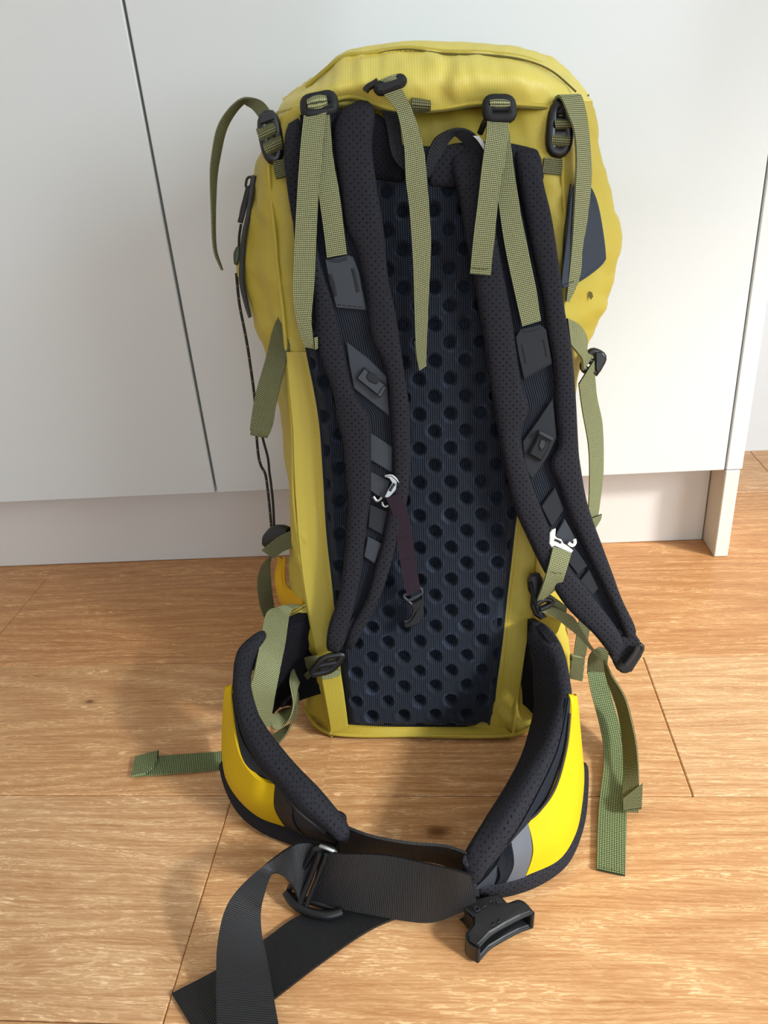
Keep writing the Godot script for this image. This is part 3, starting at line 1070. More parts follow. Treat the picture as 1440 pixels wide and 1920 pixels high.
func left_shoulder_strap() -> void:
	var s := part("shoulder_strap", pack, "left shoulder strap, its padded edges folding towards the back panel")
	var la := [Vector3(-11.28,62.08,1.6),Vector3(-11.46,59.01,1.94),Vector3(-11.08,54.8,2.28),Vector3(-10.55,52.27,2.54),Vector3(-9.83,49.91,2.65),Vector3(-9.22,47.05,2.76),Vector3(-9.18,43.61,2.85),Vector3(-8.82,41.49,2.93),Vector3(-7.88,38.42,3),Vector3(-7.5,35.3,3),Vector3(-7.1,33.68,3),Vector3(-6.94,29.82,2.97),Vector3(-6.84,27,2.9),Vector3(-7.41,21.96,2.83),Vector3(-8.25,17.54,2.7),Vector3(-9.25,14.82,2.55),Vector3(-9.95,11.73,2.4)]
	var lb := [Vector3(-9.71,62.87,1.6),Vector3(-9.44,59.14,1.9),Vector3(-9.14,54.76,2.2),Vector3(-8.74,51.3,2.5),Vector3(-8.21,48.88,2.6),Vector3(-7.55,46.67,2.7),Vector3(-6.88,43.55,2.8),Vector3(-6.38,40.68,2.87),Vector3(-5.85,38.36,2.93),Vector3(-4.79,36.62,3),Vector3(-4.36,35.53,3),Vector3(-4.42,31.89,3),Vector3(-4.49,29.77,3),Vector3(-4.6,27.82,2.93),Vector3(-5.18,24.48,2.87),Vector3(-5.67,21,2.8),Vector3(-6.64,16.62,2.67),Vector3(-7.6,13.17,2.53),Vector3(-8.53,11.09,2.4)]
	var ra := [Vector3(-6.47,63.35,1.2),Vector3(-6.89,61.64,1.66),Vector3(-6.78,59.03,2.12),Vector3(-6.53,57.4,2.52),Vector3(-6.07,53.21,2.62),Vector3(-5.25,51.42,2.73),Vector3(-4.45,47.3,2.82),Vector3(-4.12,43.48,2.89),Vector3(-3.41,41.95,2.96),Vector3(-2.71,39.8,3),Vector3(-2.49,36.71,3),Vector3(-2.32,32.93,3),Vector3(-2.38,30.18,2.95),Vector3(-3.43,24.22,2.88),Vector3(-4.32,21.14,2.81),Vector3(-5.41,17.47,2.68),Vector3(-6.88,14.76,2.54),Vector3(-7.99,12.05,2.4)]
	var rb := [Vector3(-3.85,64.32,1.2),Vector3(-3.12,63.15,1.63),Vector3(-3.49,60.1,2.07),Vector3(-3.15,56.64,2.5),Vector3(-2.67,53.12,2.6),Vector3(-2.34,48.72,2.7),Vector3(-1.76,45.8,2.8),Vector3(-1.34,42.53,2.87),Vector3(-0.99,39.8,2.93),Vector3(-0.6,36.66,3),Vector3(-0.55,33.52,3),Vector3(-0.53,31.79,3),Vector3(-0.97,27.74,3),Vector3(-1.67,24.36,2.93),Vector3(-2.3,22.52,2.87),Vector3(-3.59,18.39,2.8),Vector3(-4.81,15.7,2.67),Vector3(-6.28,12.96,2.53),Vector3(-7.01,11.42,2.4)]
	pad("strap_padding", la, lb, 1.7, mats.mesh, s, 90)
	pad("strap_padding", ra, rb, 1.9, mats.mesh, s, 90)
	var ca := [Vector3(-9.9,62.87,1.6),Vector3(-9.64,59.16,1.8),Vector3(-9.36,54.78,2),Vector3(-8.97,51.33,2.2),Vector3(-8.43,48.9,2.3),Vector3(-7.77,46.68,2.4),Vector3(-7.1,43.55,2.5),Vector3(-6.6,40.66,2.53),Vector3(-6.08,38.33,2.57),Vector3(-5.01,36.57,2.6),Vector3(-4.63,35.48,2.6),Vector3(-4.64,31.82,2.6),Vector3(-4.71,29.69,2.6),Vector3(-4.82,27.73,2.53),Vector3(-5.41,24.37,2.47),Vector3(-5.91,20.88,2.4),Vector3(-6.89,16.47,2.27),Vector3(-7.85,13.01,2.13),Vector3(-8.78,11.04,2)]
	var cb := [Vector3(-6.18,63.34,1.2),Vector3(-6.62,59.12,1.57),Vector3(-6.28,57.48,1.95),Vector3(-5.79,53.24,2.24),Vector3(-5.02,51.44,2.35),Vector3(-4.21,47.3,2.46),Vector3(-3.88,43.47,2.52),Vector3(-3.16,41.92,2.56),Vector3(-2.46,39.76,2.6),Vector3(-2.23,36.66,2.6),Vector3(-2.11,32.86,2.6),Vector3(-2.17,30.1,2.57),Vector3(-3.22,24.11,2.5),Vector3(-4.11,21.01,2.43),Vector3(-5.21,17.32,2.3),Vector3(-6.68,14.59,2.15),Vector3(-7.79,11.86,2)]
	sheet("strap_core", [ca, cb], 0.5, mats.ribbed_strap, s, 6, 80)
	var an := plate("anchor_patch", [Vector3(-8.11,50.46,2.95),Vector3(-5.99,50.82,2.95),Vector3(-5.51,50.62,2.95),Vector3(-5.02,49.3,2.95),Vector3(-4.44,45.87,2.95),Vector3(-7.26,46.18,2.95),Vector3(-7.84,48.81,2.95)], 0.14, mats.rubber, s)
	tube("slot", [Vector3(-7.67,49.18,3.1),Vector3(-7.41,48.32,3.1),Vector3(-7.26,47.18,3.1)], 0.17, mats.thread_dark, an, 12, false, 0.3)
	tube("slot", [Vector3(-5.59,49.64,3.1),Vector3(-5.38,48.74,3.1),Vector3(-5.17,47.51,3.1)], 0.17, mats.thread_dark, an, 12, false, 0.3)
	stitch_row("stitching", [Vector3(-7.09,46.46,3.12),Vector3(-5.76,46.28,3.12),Vector3(-4.68,46.16,3.12)], 0.42, 0.045, mats.thread_dark, an)
	stitch_row("stitching", [Vector3(-7.76,50.35,3.12),Vector3(-6.89,50.23,3.12),Vector3(-6,50.44,3.12)], 0.2, 0.05, mats.thread_dark, an)
	stitch_row("stitching", [Vector3(-7.75,50.53,3.12),Vector3(-6.88,50.41,3.12),Vector3(-5.99,50.62,3.12)], 0.2, 0.05, mats.thread_dark, an)
	var cp := plate("clip_patch", [Vector3(-6.44,43.11,2.95),Vector3(-4.43,41.48,2.95),Vector3(-2.71,39.79,2.95),Vector3(-2.61,37.77,2.95),Vector3(-2.5,35.94,2.95),Vector3(-4.21,37.31,2.95),Vector3(-5.89,38.72,2.95),Vector3(-6.22,40.93,2.95)], 0.14, mats.rubber, s)
	var cl := plate("clip", [Vector3(-4.81,40.7,3.1),Vector3(-2.73,38.95,3.1),Vector3(-3.37,37.81,3.1),Vector3(-5.6,39.68,3.1)], 0.5, mats.plastic, cp, 0.12)
	plate("clip_tongue", [Vector3(-4.46,40.23,3.6),Vector3(-3.66,40.01,3.6),Vector3(-3.43,39.31,3.6),Vector3(-3.74,39.07,3.6),Vector3(-4.38,39.34,3.6),Vector3(-4.67,39.79,3.6)], 0.16, mats.rubber_dark, cp, 0.1)
	plate("clip_lip", [Vector3(-3.04,38.96,3.1),Vector3(-2.74,38.85,3.1),Vector3(-3.32,37.86,3.1),Vector3(-3.67,38.07,3.1)], 0.75, mats.plastic, cp, 0.06)
	plate("ladder_patch", [Vector3(-4.45,34.45,3),Vector3(-2.32,32.99,3),Vector3(-2.43,30.41,3),Vector3(-4.53,31.78,3)], 0.14, mats.rubber, s)
	plate("ladder_patch", [Vector3(-4.56,30.62,3),Vector3(-2.66,29.61,3),Vector3(-3.07,27.85,3),Vector3(-3.9,28.14,3),Vector3(-4.72,28.81,3)], 0.14, mats.rubber, s)
	plate("ladder_patch", [Vector3(-4.72,27.3,3),Vector3(-2.94,26.6,3),Vector3(-3.49,24.14,3),Vector3(-4.95,25.01,3)], 0.14, mats.rubber_dark, s)
	plate("ladder_patch", [Vector3(-5.03,24.02,3),Vector3(-3.62,23.26,3),Vector3(-4.37,21.15,3),Vector3(-5.47,21.97,3)], 0.14, mats.rubber, s)
	plate("end_patch", [Vector3(-6.56,15.77,2.75),Vector3(-6.89,14.14,2.75),Vector3(-7.96,12.26,2.75),Vector3(-8.72,11.32,2.75),Vector3(-8.08,13.45,2.75)], 0.14, mats.rubber_dark, s)
	# sternum strap with its metal hook
	var hk := part("sternum_hook", s, "silver hook")
	var m := mb()
	put_tube(m, [Vector3(-1.8,28.65,3.8),Vector3(-1.59,28.91,3.8),Vector3(-1.63,29.44,3.8),Vector3(-2.29,30.2,3.8),Vector3(-2.64,30.36,3.8),Vector3(-3.11,30.27,3.8)], 0.14, 24, false, 0.8)
	put_plate(m, [Vector3(-3.22,28.23,3.7),Vector3(-2.89,28.87,3.7),Vector3(-2.45,29.6,3.7),Vector3(-2.7,30.03,3.7),Vector3(-3.16,30.2,3.7),Vector3(-2.95,30.4,3.7),Vector3(-2.54,30.39,3.7),Vector3(-2.18,30.12,3.7),Vector3(-1.78,29.63,3.7),Vector3(-1.58,29.31,3.7),Vector3(-1.84,29.21,3.7),Vector3(-2.16,28.79,3.7),Vector3(-2.64,28.27,3.7),Vector3(-2.91,28.07,3.7)], 0.16, 0.05)
	put_tube(m, [Vector3(-4.31,28.22,3.5),Vector3(-4.01,27.78,3.5),Vector3(-3.7,27.88,3.5),Vector3(-3.48,28.14,3.5)], 0.16, 14, false, 0.8)
	put_tube(m, [Vector3(-3.44,27.66,3.5),Vector3(-3.4,27.33,3.5),Vector3(-3.14,27.16,3.5),Vector3(-2.88,27.27,3.5)], 0.14, 14, false, 0.8)
	commit("hook_frame", m, mats.metal, hk)
	tube("hook_slot", [Vector3(-2.2,29.54,3.95),Vector3(-2.47,29.18,3.95),Vector3(-2.68,28.81,3.95)], 0.13, mats.plastic, hk, 8, false, 0.5)
	sheet("sternum_strap", [[Vector3(-3.06,28.12,3.9),Vector3(-2.38,26.13,3.75),Vector3(-2.17,23.9,3.6),Vector3(-1.75,20.82,3.4),Vector3(-1.22,17.73,3.2)], [Vector3(-1.8,28.62,3.9),Vector3(-1.21,27.29,3.78),Vector3(-0.81,25.79,3.66),Vector3(-0.53,23.83,3.52),Vector3(-0.25,21.28,3.36),Vector3(0.15,18.5,3.2)]], 0.28, mats.elastic, s, 5, 40)
	stitch_row("stitching", [Vector3(-2.12,23.98,3.9),Vector3(-1.38,24.08,3.9),Vector3(-0.64,24.28,3.9)], 0.3, 0.04, mats.thread_dark, s)
	stitch_row("stitching", [Vector3(-1.63,21.69,3.65),Vector3(-0.99,21.84,3.65),Vector3(-0.35,22.04,3.65)], 0.3, 0.04, mats.cord, s)
	var bk := part("sternum_buckle", s, "small dark plastic hook buckle")
	plate("buckle_body", [Vector3(-1.33,17.1,2.6),Vector3(-0.62,16.85,2.6),Vector3(0.15,17.3,2.6),Vector3(0.38,18.1,2.6),Vector3(0.42,16.83,2.6),Vector3(0.51,15.54,2.6),Vector3(0.11,14.61,2.6),Vector3(-0.78,14.22,2.6),Vector3(-1.55,14.12,2.6),Vector3(-1.59,14.65,2.6),Vector3(-0.98,14.99,2.6),Vector3(-0.53,15.63,2.6),Vector3(-0.63,16.27,2.6)], 0.5, mats.plastic_matte, bk, 0.14)
	buckle_frame("buckle_bar", [Vector3(-1.65,17.74,3.2),Vector3(0.2,18.61,3.2),Vector3(0.41,17.98,3.2),Vector3(-1.12,17.15,3.2)], 0.14, mats.rubber, bk, [], 1.0, Vector3(0, 0, 1), 0.3)
	tube("buckle_prong", [Vector3(-1.12,17.04,2.9),Vector3(-0.58,16.39,2.9),Vector3(-0.6,15.57,2.9),Vector3(-1.05,14.94,2.9),Vector3(-1.54,14.83,2.9)], 0.2, mats.plastic, bk, 24)
	# ladder-lock at the foot of the strap
	var fb := part("strap_buckle", s, "black buckle at the foot of the left strap")
	buckle_frame("buckle_frame", [Vector3(-10.03,10.92,2.6),Vector3(-7.73,11.23,2.6),Vector3(-9.26,9.33,2.6),Vector3(-11.64,8.89,2.6)], 0.36, mats.plastic, fb, [0.5], 0.8, Vector3(0, 0, 1), 0.8)
	plate("buckle_tongue", [Vector3(-10.18,10.35,2.4),Vector3(-8.21,10.72,2.4),Vector3(-9.38,9.6,2.4),Vector3(-10.63,9.26,2.4)], 0.3, mats.plastic_matte, fb, 0.1)


func right_shoulder_strap() -> void:
	var s := part("shoulder_strap", pack, "right shoulder strap, its loose end hanging out to the side")
	var ia := [Vector3(3.26,59.59,1.2),Vector3(3.7,57.48,1.62),Vector3(4.19,55.78,2.05),Vector3(4.68,52.8,2.42),Vector3(5.3,49.51,2.56),Vector3(5.69,47.61,2.71),Vector3(6.08,45.2,2.82),Vector3(6.37,43.74,2.89),Vector3(6.89,39.99,2.96),Vector3(7.46,36.56,3.05),Vector3(8.04,33.06,3.16),Vector3(8.68,30.02,3.26),Vector3(9.49,26.71,3.37),Vector3(10.78,23.71,3.48),Vector3(12.42,20.31,3.58),Vector3(14.8,16.39,3.72),Vector3(17.85,13.19,3.86),Vector3(19.89,10.32,4)]
	var ib := [Vector3(6.35,59.95,1.2),Vector3(6.7,57.4,1.62),Vector3(7.05,55.52,2.05),Vector3(7.6,52.72,2.42),Vector3(8.25,49.2,2.56),Vector3(8.92,45.66,2.71),Vector3(9.39,42.78,2.82),Vector3(10.04,38.9,2.89),Vector3(10.79,36.26,2.96),Vector3(10.09,34.49,3.05),Vector3(10.21,32.49,3.16),Vector3(10.69,30.6,3.26),Vector3(11.66,27.84,3.37),Vector3(13.03,24.53,3.48),Vector3(14.85,20.92,3.58),Vector3(17.05,18.04,3.72),Vector3(20.15,13.77,3.86),Vector3(21.01,11.88,4)]
	var oa := [Vector3(9.05,59.74,1.2),Vector3(9.5,57.55,1.65),Vector3(9.84,55.62,2.1),Vector3(10.26,53.56,2.45),Vector3(10.81,51,2.6),Vector3(11.81,46.87,2.75),Vector3(12.3,43.93,2.85),Vector3(13.04,40.18,2.93),Vector3(13.28,36.3,3),Vector3(13.6,33.02,3.11),Vector3(12.86,31.07,3.23),Vector3(13.66,29.06,3.34),Vector3(14.72,26.11,3.45),Vector3(16.79,21.59,3.56),Vector3(18.49,18.17,3.7),Vector3(20.34,14.28,3.85),Vector3(20.99,12.29,4)]
	var ob := [Vector3(10.74,59.65,1.2),Vector3(11.61,57.8,1.68),Vector3(12.05,55.82,2.16),Vector3(12.63,53.45,2.48),Vector3(13.34,49.44,2.64),Vector3(13.96,45.38,2.8),Vector3(14.64,42.11,2.88),Vector3(15.17,37.82,2.96),Vector3(15.56,33.11,3.06),Vector3(15.82,30.88,3.18),Vector3(16.66,26.83,3.3),Vector3(18.4,22.17,3.42),Vector3(19.32,19.79,3.54),Vector3(20.37,17.04,3.68),Vector3(21.74,14.36,3.84),Vector3(22.19,13.26,4)]
	pad("strap_padding", ia, ib, 1.9, mats.mesh, s, 90)
	pad("strap_padding", oa, ob, 1.8, mats.mesh, s, 90)
	var ca := [Vector3(6.18,59.86,1),Vector3(6.93,55.61,1.41),Vector3(7.49,52.78,1.83),Vector3(8.11,49.23,2.15),Vector3(8.78,45.66,2.3),Vector3(9.25,42.78,2.45),Vector3(9.89,38.88,2.55),Vector3(10.54,36.23,2.63),Vector3(9.94,34.45,2.7),Vector3(10.07,32.42,2.77),Vector3(10.55,30.53,2.85),Vector3(11.53,27.74,2.94),Vector3(12.9,24.41,3.05),Vector3(14.73,20.79,3.16),Vector3(16.95,17.88,3.27),Vector3(20.07,13.57,3.39),Vector3(21.06,11.66,3.5)]
	var cb := [Vector3(9.33,59.77,1),Vector3(10.19,55.7,1.44),Vector3(10.6,53.62,1.88),Vector3(11.13,51.02,2.18),Vector3(12.13,46.87,2.34),Vector3(12.62,43.91,2.5),Vector3(13.31,40.15,2.58),Vector3(13.55,36.26,2.66),Vector3(13.89,32.95,2.74),Vector3(13.2,30.98,2.82),Vector3(13.97,28.96,2.9),Vector3(15.03,25.99,3.02),Vector3(17.12,21.45,3.14),Vector3(18.83,18,3.26),Vector3(20.65,14.08,3.38),Vector3(21.26,12.07,3.5)]
	sheet("strap_core", [ca, cb], 0.5, mats.ribbed_strap, s, 6, 80)
	var an := plate("anchor_patch", [Vector3(9.37,43.09,3.2),Vector3(9.81,43.8,3.2),Vector3(11.63,44.19,3.2),Vector3(12.24,43.69,3.2),Vector3(12.87,40.55,3.2),Vector3(10.24,39.07,3.2),Vector3(9.7,41.32,3.2)], 0.14, mats.rubber_dark, s)
	tube("slot", [Vector3(10.06,42.44,3.35),Vector3(10.27,41.56,3.35),Vector3(10.49,40.62,3.35)], 0.17, mats.thread_dark, an, 12, false, 0.3)
	tube("slot", [Vector3(12.08,42.83,3.35),Vector3(12.25,42.04,3.35),Vector3(12.42,41.26,3.35)], 0.17, mats.thread_dark, an, 12, false, 0.3)
	stitch_row("stitching", [Vector3(10.36,39.33,3.36),Vector3(11.5,39.95,3.36),Vector3(12.63,40.66,3.36)], 0.42, 0.045, mats.thread_dark, an)
	stitch_row("stitching", [Vector3(10.03,43.61,3.36),Vector3(10.83,43.59,3.36),Vector3(11.61,43.86,3.36)], 0.2, 0.05, mats.thread_dark, an)
	var cp := plate("clip_patch", [Vector3(12.98,37.36,3.3),Vector3(13.24,35.37,3.3),Vector3(13.44,33.52,3.3),Vector3(12.67,31.77,3.3),Vector3(11.92,30.58,3.3),Vector3(11.17,29.49,3.3),Vector3(10.48,30.62,3.3),Vector3(10.17,33.24,3.3),Vector3(11.61,35.26,3.3)], 0.14, mats.rubber_dark, s)
	plate("clip", [Vector3(11.71,34.25,3.45),Vector3(12.9,33.61,3.45),Vector3(12.57,32.47,3.45),Vector3(11.93,31.34,3.45),Vector3(10.68,32.11,3.45),Vector3(11.17,33.03,3.45)], 0.5, mats.plastic_matte, cp, 0.16)
	plate("clip_tongue", [Vector3(11.83,33.61,3.95),Vector3(12.35,33.39,3.95),Vector3(12.26,32.77,3.95),Vector3(11.86,32.37,3.95),Vector3(11.6,32.89,3.95)], 0.14, mats.plastic, cp, 0.08)
	plate("clip_lip", [Vector3(11.66,34.36,3.45),Vector3(13,33.65,3.45),Vector3(12.91,33.35,3.45),Vector3(11.56,34.1,3.45)], 0.85, mats.rubber, cp, 0.06)
	plate("ladder_patch", [Vector3(13.39,28.72,3.45),Vector3(14.39,26.5,3.45),Vector3(13.19,24.68,3.45),Vector3(12.08,26.82,3.45)], 0.14, mats.rubber_dark, s)
	plate("ladder_patch", [Vector3(14.4,25.55,3.55),Vector3(15.51,23.61,3.55),Vector3(15.12,22.79,3.55),Vector3(14.18,22.37,3.55),Vector3(13.5,23.82,3.55)], 0.14, mats.rubber, s)
	plate("ladder_patch", [Vector3(15.21,22.92,3.6),Vector3(16.82,20.65,3.6),Vector3(15.9,19.72,3.6),Vector3(14.73,21.26,3.6)], 0.14, mats.rubber_dark, s)
	plate("ladder_patch", [Vector3(16.98,20.33,3.65),Vector3(18.07,18.28,3.65),Vector3(17.41,17.5,3.65),Vector3(16.12,19.12,3.65)], 0.14, mats.rubber_dark, s)
	plate("end_patch", [Vector3(20.37,14.03,3.8),Vector3(20.9,13.09,3.8),Vector3(21.13,11.85,3.8),Vector3(20.67,12.27,3.8),Vector3(19.85,13.64,3.8)], 0.14, mats.rubber_dark, s)
	var hk := part("sternum_hook", s, "metal hook coloured white as if sunlit")
	var m := mb()
	put_plate(m, [Vector3(13.4,24.77,4.2),Vector3(13.04,24.62,4.2),Vector3(12.83,24.35,4.2),Vector3(12.81,23.26,4.2),Vector3(13.14,22.71,4.2),Vector3(13.29,23.03,4.2),Vector3(14.99,22.22,4.2),Vector3(15.14,22.49,4.2),Vector3(14.22,23.17,4.2),Vector3(14,23.62,4.2),Vector3(13.53,23.79,4.2),Vector3(13.36,24.07,4.2)], 0.3, 0.07)
	put_tube(m, [Vector3(14.71,23.26,4.35),Vector3(15.09,22.98,4.35),Vector3(15.34,23.25,4.35),Vector3(15.27,23.63,4.35)], 0.17, 16, false, 0.8)
	put_tube(m, [Vector3(13.25,23.5,4.3),Vector3(13.99,23.15,4.3),Vector3(14.53,22.81,4.3),Vector3(15.07,22.36,4.3)], 0.17, 16, false, 0.8)
	commit("hook_frame", m, mats.sunlit_metal, hk)
	tube("hook_slot", [Vector3(13.3,23.68,4.55),Vector3(13.62,23.56,4.55),Vector3(13.94,23.34,4.55)], 0.12, mats.cord, hk, 8, false, 0.5)
	sheet("sternum_strap", [[Vector3(13.17,23.02,4.5),Vector3(12.6,20.66,4.8),Vector3(12.24,18.73,4.2),Vector3(12,16.74,2.8)], [Vector3(14.97,22.32,4.5),Vector3(14.39,20.28,4.8),Vector3(14.03,18.91,4.2),Vector3(12.33,16.61,2.8)]], 0.28, mats.olive, s, 5, 30)
	stitch_row("stitching", [Vector3(12.57,20.6,4.95),Vector3(13.41,20.41,4.95),Vector3(14.25,20.39,4.95)], 0.3, 0.06, mats.olive_dark, s)
	var bk := part("sternum_buckle", s, "black plastic buckle holding olive webbing")
	plate("buckle_body", [Vector3(11.44,19.3,1.7),Vector3(12.15,19.46,1.7),Vector3(12.7,18.98,1.7),Vector3(12.83,18.17,1.7),Vector3(12.52,17.24,1.7),Vector3(12.27,16.37,1.7),Vector3(12.68,15.48,1.7),Vector3(13.25,14.64,1.7),Vector3(12.59,14.36,1.7),Vector3(11.86,14.91,1.7),Vector3(11.51,15.8,1.7),Vector3(11.59,17.03,1.7),Vector3(11.25,17.63,1.7),Vector3(11.18,18.56,1.7)], 0.7, mats.plastic, bk, 0.2)
	tube("buckle_rail", [Vector3(11.39,18.67,2.7),Vector3(11.57,17.63,2.7),Vector3(11.92,16.47,2.7),Vector3(12.38,15.29,2.7)], 0.22, mats.plastic_matte, bk, 20)
	tube("buckle_rail", [Vector3(12.07,19.57,2.7),Vector3(12.41,18.65,2.7),Vector3(12.38,17.73,2.7)], 0.22, mats.plastic_matte, bk, 16)
	tube("buckle_bar", [Vector3(12.05,16.43,2.9),Vector3(12.74,16.87,2.9),Vector3(13.45,16.74,2.9),Vector3(13.46,16.33,2.9),Vector3(12.44,15.84,2.9)], 0.3, mats.plastic, bk, 24)
	var fb := part("strap_buckle", s, "dark buckle on the loose end of the right strap")
	plate("strap_end", [Vector3(19.34,11.05,3.5),Vector3(20.34,13.09,3.5),Vector3(21.67,13.64,3.5),Vector3(22.32,12.69,3.5),Vector3(22.16,11.51,3.5),Vector3(21.14,10.11,3.5),Vector3(20.17,9.66,3.5)], 0.9, mats.mesh, fb, 0.2)
	plate("buckle_body", [Vector3(19.79,10.19,3.6),Vector3(21.27,11.34,3.6),Vector3(22.11,12.97,3.6),Vector3(22.47,12.26,3.6),Vector3(22.59,11.07,3.6),Vector3(21.64,9.31,3.6),Vector3(20.72,9.15,3.6),Vector3(20.09,9.59,3.6)], 0.9, mats.plastic_matte, fb, 0.25)
	tube("buckle_bar", [Vector3(21.81,12.43,5),Vector3(21.38,11.51,5),Vector3(20.68,10.47,5)], 0.3, mats.plastic, fb, 12)
	tube("buckle_loop", [Vector3(22.28,12.29,4.2),Vector3(22.58,11.82,4.2),Vector3(21.89,10.42,4.2),Vector3(21.18,9.43,4.2),Vector3(20.53,9.5,4.2)], 0.25, mats.plastic, fb, 20)


func top_webbing() -> void:
	# load lifters
	var a := part("load_lifter", pack, "left load lifter: black buckle with two olive webbing ends")
	sheet("webbing_tail", [[Vector3(-9.42,62.76,2.6),Vector3(-9.8,59.72,3.6),Vector3(-10.23,55.89,4.09),Vector3(-10.79,50.77,4.17),Vector3(-11.07,47.73,4.03),Vector3(-11.01,45.75,3.77),Vector3(-10.65,43.82,3.49),Vector3(-10.34,42.73,3.2)], [Vector3(-7.39,62.96,2.6),Vector3(-7.77,59.92,3.6),Vector3(-8.26,56.54,4.09),Vector3(-8.71,52.08,4.17),Vector3(-9.1,48.15,4.03),Vector3(-9.51,45.28,3.77),Vector3(-9.44,43.2,3.49),Vector3(-9.35,42.51,3.2)]], 0.2, mats.olive, a)
	sheet("webbing_hem", [[Vector3(-9.37,43.54,3.5),Vector3(-9.35,42.96,3.5),Vector3(-9.33,42.42,3.5)], [Vector3(-9.02,43.63,3.5),Vector3(-9.05,43.05,3.5),Vector3(-9.07,42.56,3.5)]], 0.2, mats.olive, a, 3, 6)
	sheet("lifter_webbing", [[Vector3(-8.49,62.87,2.4),Vector3(-8.54,58.94,2.9),Vector3(-8.39,56.2,3.4),Vector3(-8.1,53.19,3.3),Vector3(-7.89,50.58,3.2)], [Vector3(-7.16,63.05,2.4),Vector3(-7,59.38,2.9),Vector3(-6.49,55.88,3.4),Vector3(-6.26,53.46,3.3),Vector3(-6.03,50.85,3.2)]], 0.2, mats.olive, a)
	var b1 := part("buckle", a)
	buckle_frame("buckle_frame", [Vector3(-9.36,64.11,1.6),Vector3(-6.95,64.4,1.93),Vector3(-6.79,63.15,2.27),Vector3(-9.23,62.76,2.6)], 0.5, mats.plastic_matte, b1, [0.35], 0.8)
	sheet("buckle_webbing", [[Vector3(-9.12,63.88,2.2),Vector3(-9.07,63.45,2.9),Vector3(-9.02,63.22,2.6)], [Vector3(-7.41,64.17,2.2),Vector3(-7.33,63.75,2.9),Vector3(-7.31,63.52,2.6)]], 0.3, mats.olive, a, 4, 6, 0.2)
	plate("buckle_lip", [Vector3(-9.53,63.2,2.2),Vector3(-6.77,63.64,2.2),Vector3(-6.69,63.25,2.2),Vector3(-7.18,63.01,2.2),Vector3(-9.23,62.72,2.2)], 0.6, mats.plastic_matte, b1, 0.2)
	var c := part("load_lifter", pack, "right load lifter: black buckle with two olive webbing ends")
	sheet("webbing_tail", [[Vector3(6.72,61.85,2.4),Vector3(6.52,60.31,3.36),Vector3(6.1,57.68,3.84),Vector3(5.72,54.67,4.04),Vector3(5.39,52.17,4.06),Vector3(5.07,48.85,3.9)], [Vector3(8.66,61.71,2.4),Vector3(8.32,58.83,3.36),Vector3(7.67,55.97,3.84),Vector3(7.3,52.12,4.04),Vector3(7.12,50.53,4.06),Vector3(6.96,48.66,3.9)]], 0.2, mats.olive, c)
	stitch_row("stitching", [Vector3(5.2,49.39,4.1),Vector3(6.01,49.27,4.1),Vector3(6.93,49.25,4.1)], 0.25, 0.06, mats.olive_dark, c)
	sheet("lifter_webbing", [[Vector3(7.18,61.49,2.2),Vector3(7.42,57.2,2.8),Vector3(7.77,54.31,3.24),Vector3(8.26,51.24,3.36),Vector3(9.13,47.4,3.44),Vector3(9.95,44.05,3.5)], [Vector3(8.65,61.23,2.2),Vector3(8.97,58.66,2.8),Vector3(9.32,56.01,3.24),Vector3(9.98,52.56,3.36),Vector3(11.07,47.91,3.44),Vector3(11.67,44.53,3.5)]], 0.2, mats.olive, c)
	var b2 := part("buckle", c)
	buckle_frame("buckle_frame", [Vector3(6.78,63.57,2.2),Vector3(8.79,63.5,2.27),Vector3(8.95,62.02,2.33),Vector3(6.77,62.06,2.4)], 0.48, mats.plastic_matte, b2, [0.45], 0.9)
	sheet("buckle_webbing", [[Vector3(6.97,63.79,1.8),Vector3(6.91,63.19,2.7),Vector3(7.07,62.79,2.2)], [Vector3(8.77,63.74,1.8),Vector3(8.69,63.14,2.7),Vector3(8.91,62.78,2.2)]], 0.25, mats.olive, c, 4, 10, 0.1)
	tube("buckle_stem", [Vector3(6.27,61.1,1),Vector3(6.46,61.54,1.4),Vector3(6.7,61.98,1.8)], 0.28, mats.plastic, c, 10)
	# corner straps
	var d := part("corner_strap", pack, "left corner strap arching out from its oval black buckle")
	var b3 := part("buckle", d)
	buckle_frame("buckle_frame", [Vector3(-13.64,63.06,0.2),Vector3(-12.35,63.46,0.27),Vector3(-11.98,59.67,0.33),Vector3(-13.11,59.5,0.4)], 0.5, mats.plastic, b3, [0.36, 0.62], 0.9, Vector3(0, 0, 1), 1.5)
	plate("buckle_plate", [Vector3(-13.52,63.31,0.3),Vector3(-12.63,63.55,0.3),Vector3(-12.14,62.82,0.3),Vector3(-13.73,62.33,0.3)], 0.5, mats.plastic, b3, 0.15)
	sheet("buckle_webbing", [[Vector3(-14.02,62.05,0.4),Vector3(-13.8,61.41,1.1),Vector3(-13.65,61.06,0.4)], [Vector3(-12.43,62.63,0.4),Vector3(-12.17,62.03,1.1),Vector3(-12.19,61.73,0.4)]], 0.25, mats.olive_dark, d, 4, 10)
	sheet("buckle_webbing", [[Vector3(-13.51,60.96,0.4),Vector3(-13.3,60.19,1.1),Vector3(-13.09,59.82,0.4)], [Vector3(-11.9,61.64,0.4),Vector3(-11.66,60.91,1.1),Vector3(-11.79,60.28,0.4)]], 0.25, mats.olive_dark, d, 4, 10)
	sheet("base_webbing", [[Vector3(-12.65,59.37,0.6),Vector3(-12.6,58.45,0.6),Vector3(-12.45,57.81,0.6)], [Vector3(-11.51,59.52,0.6),Vector3(-11.51,58.61,0.6),Vector3(-11.55,58.01,0.6)]], 0.25, mats.olive_dark, d, 4, 8)
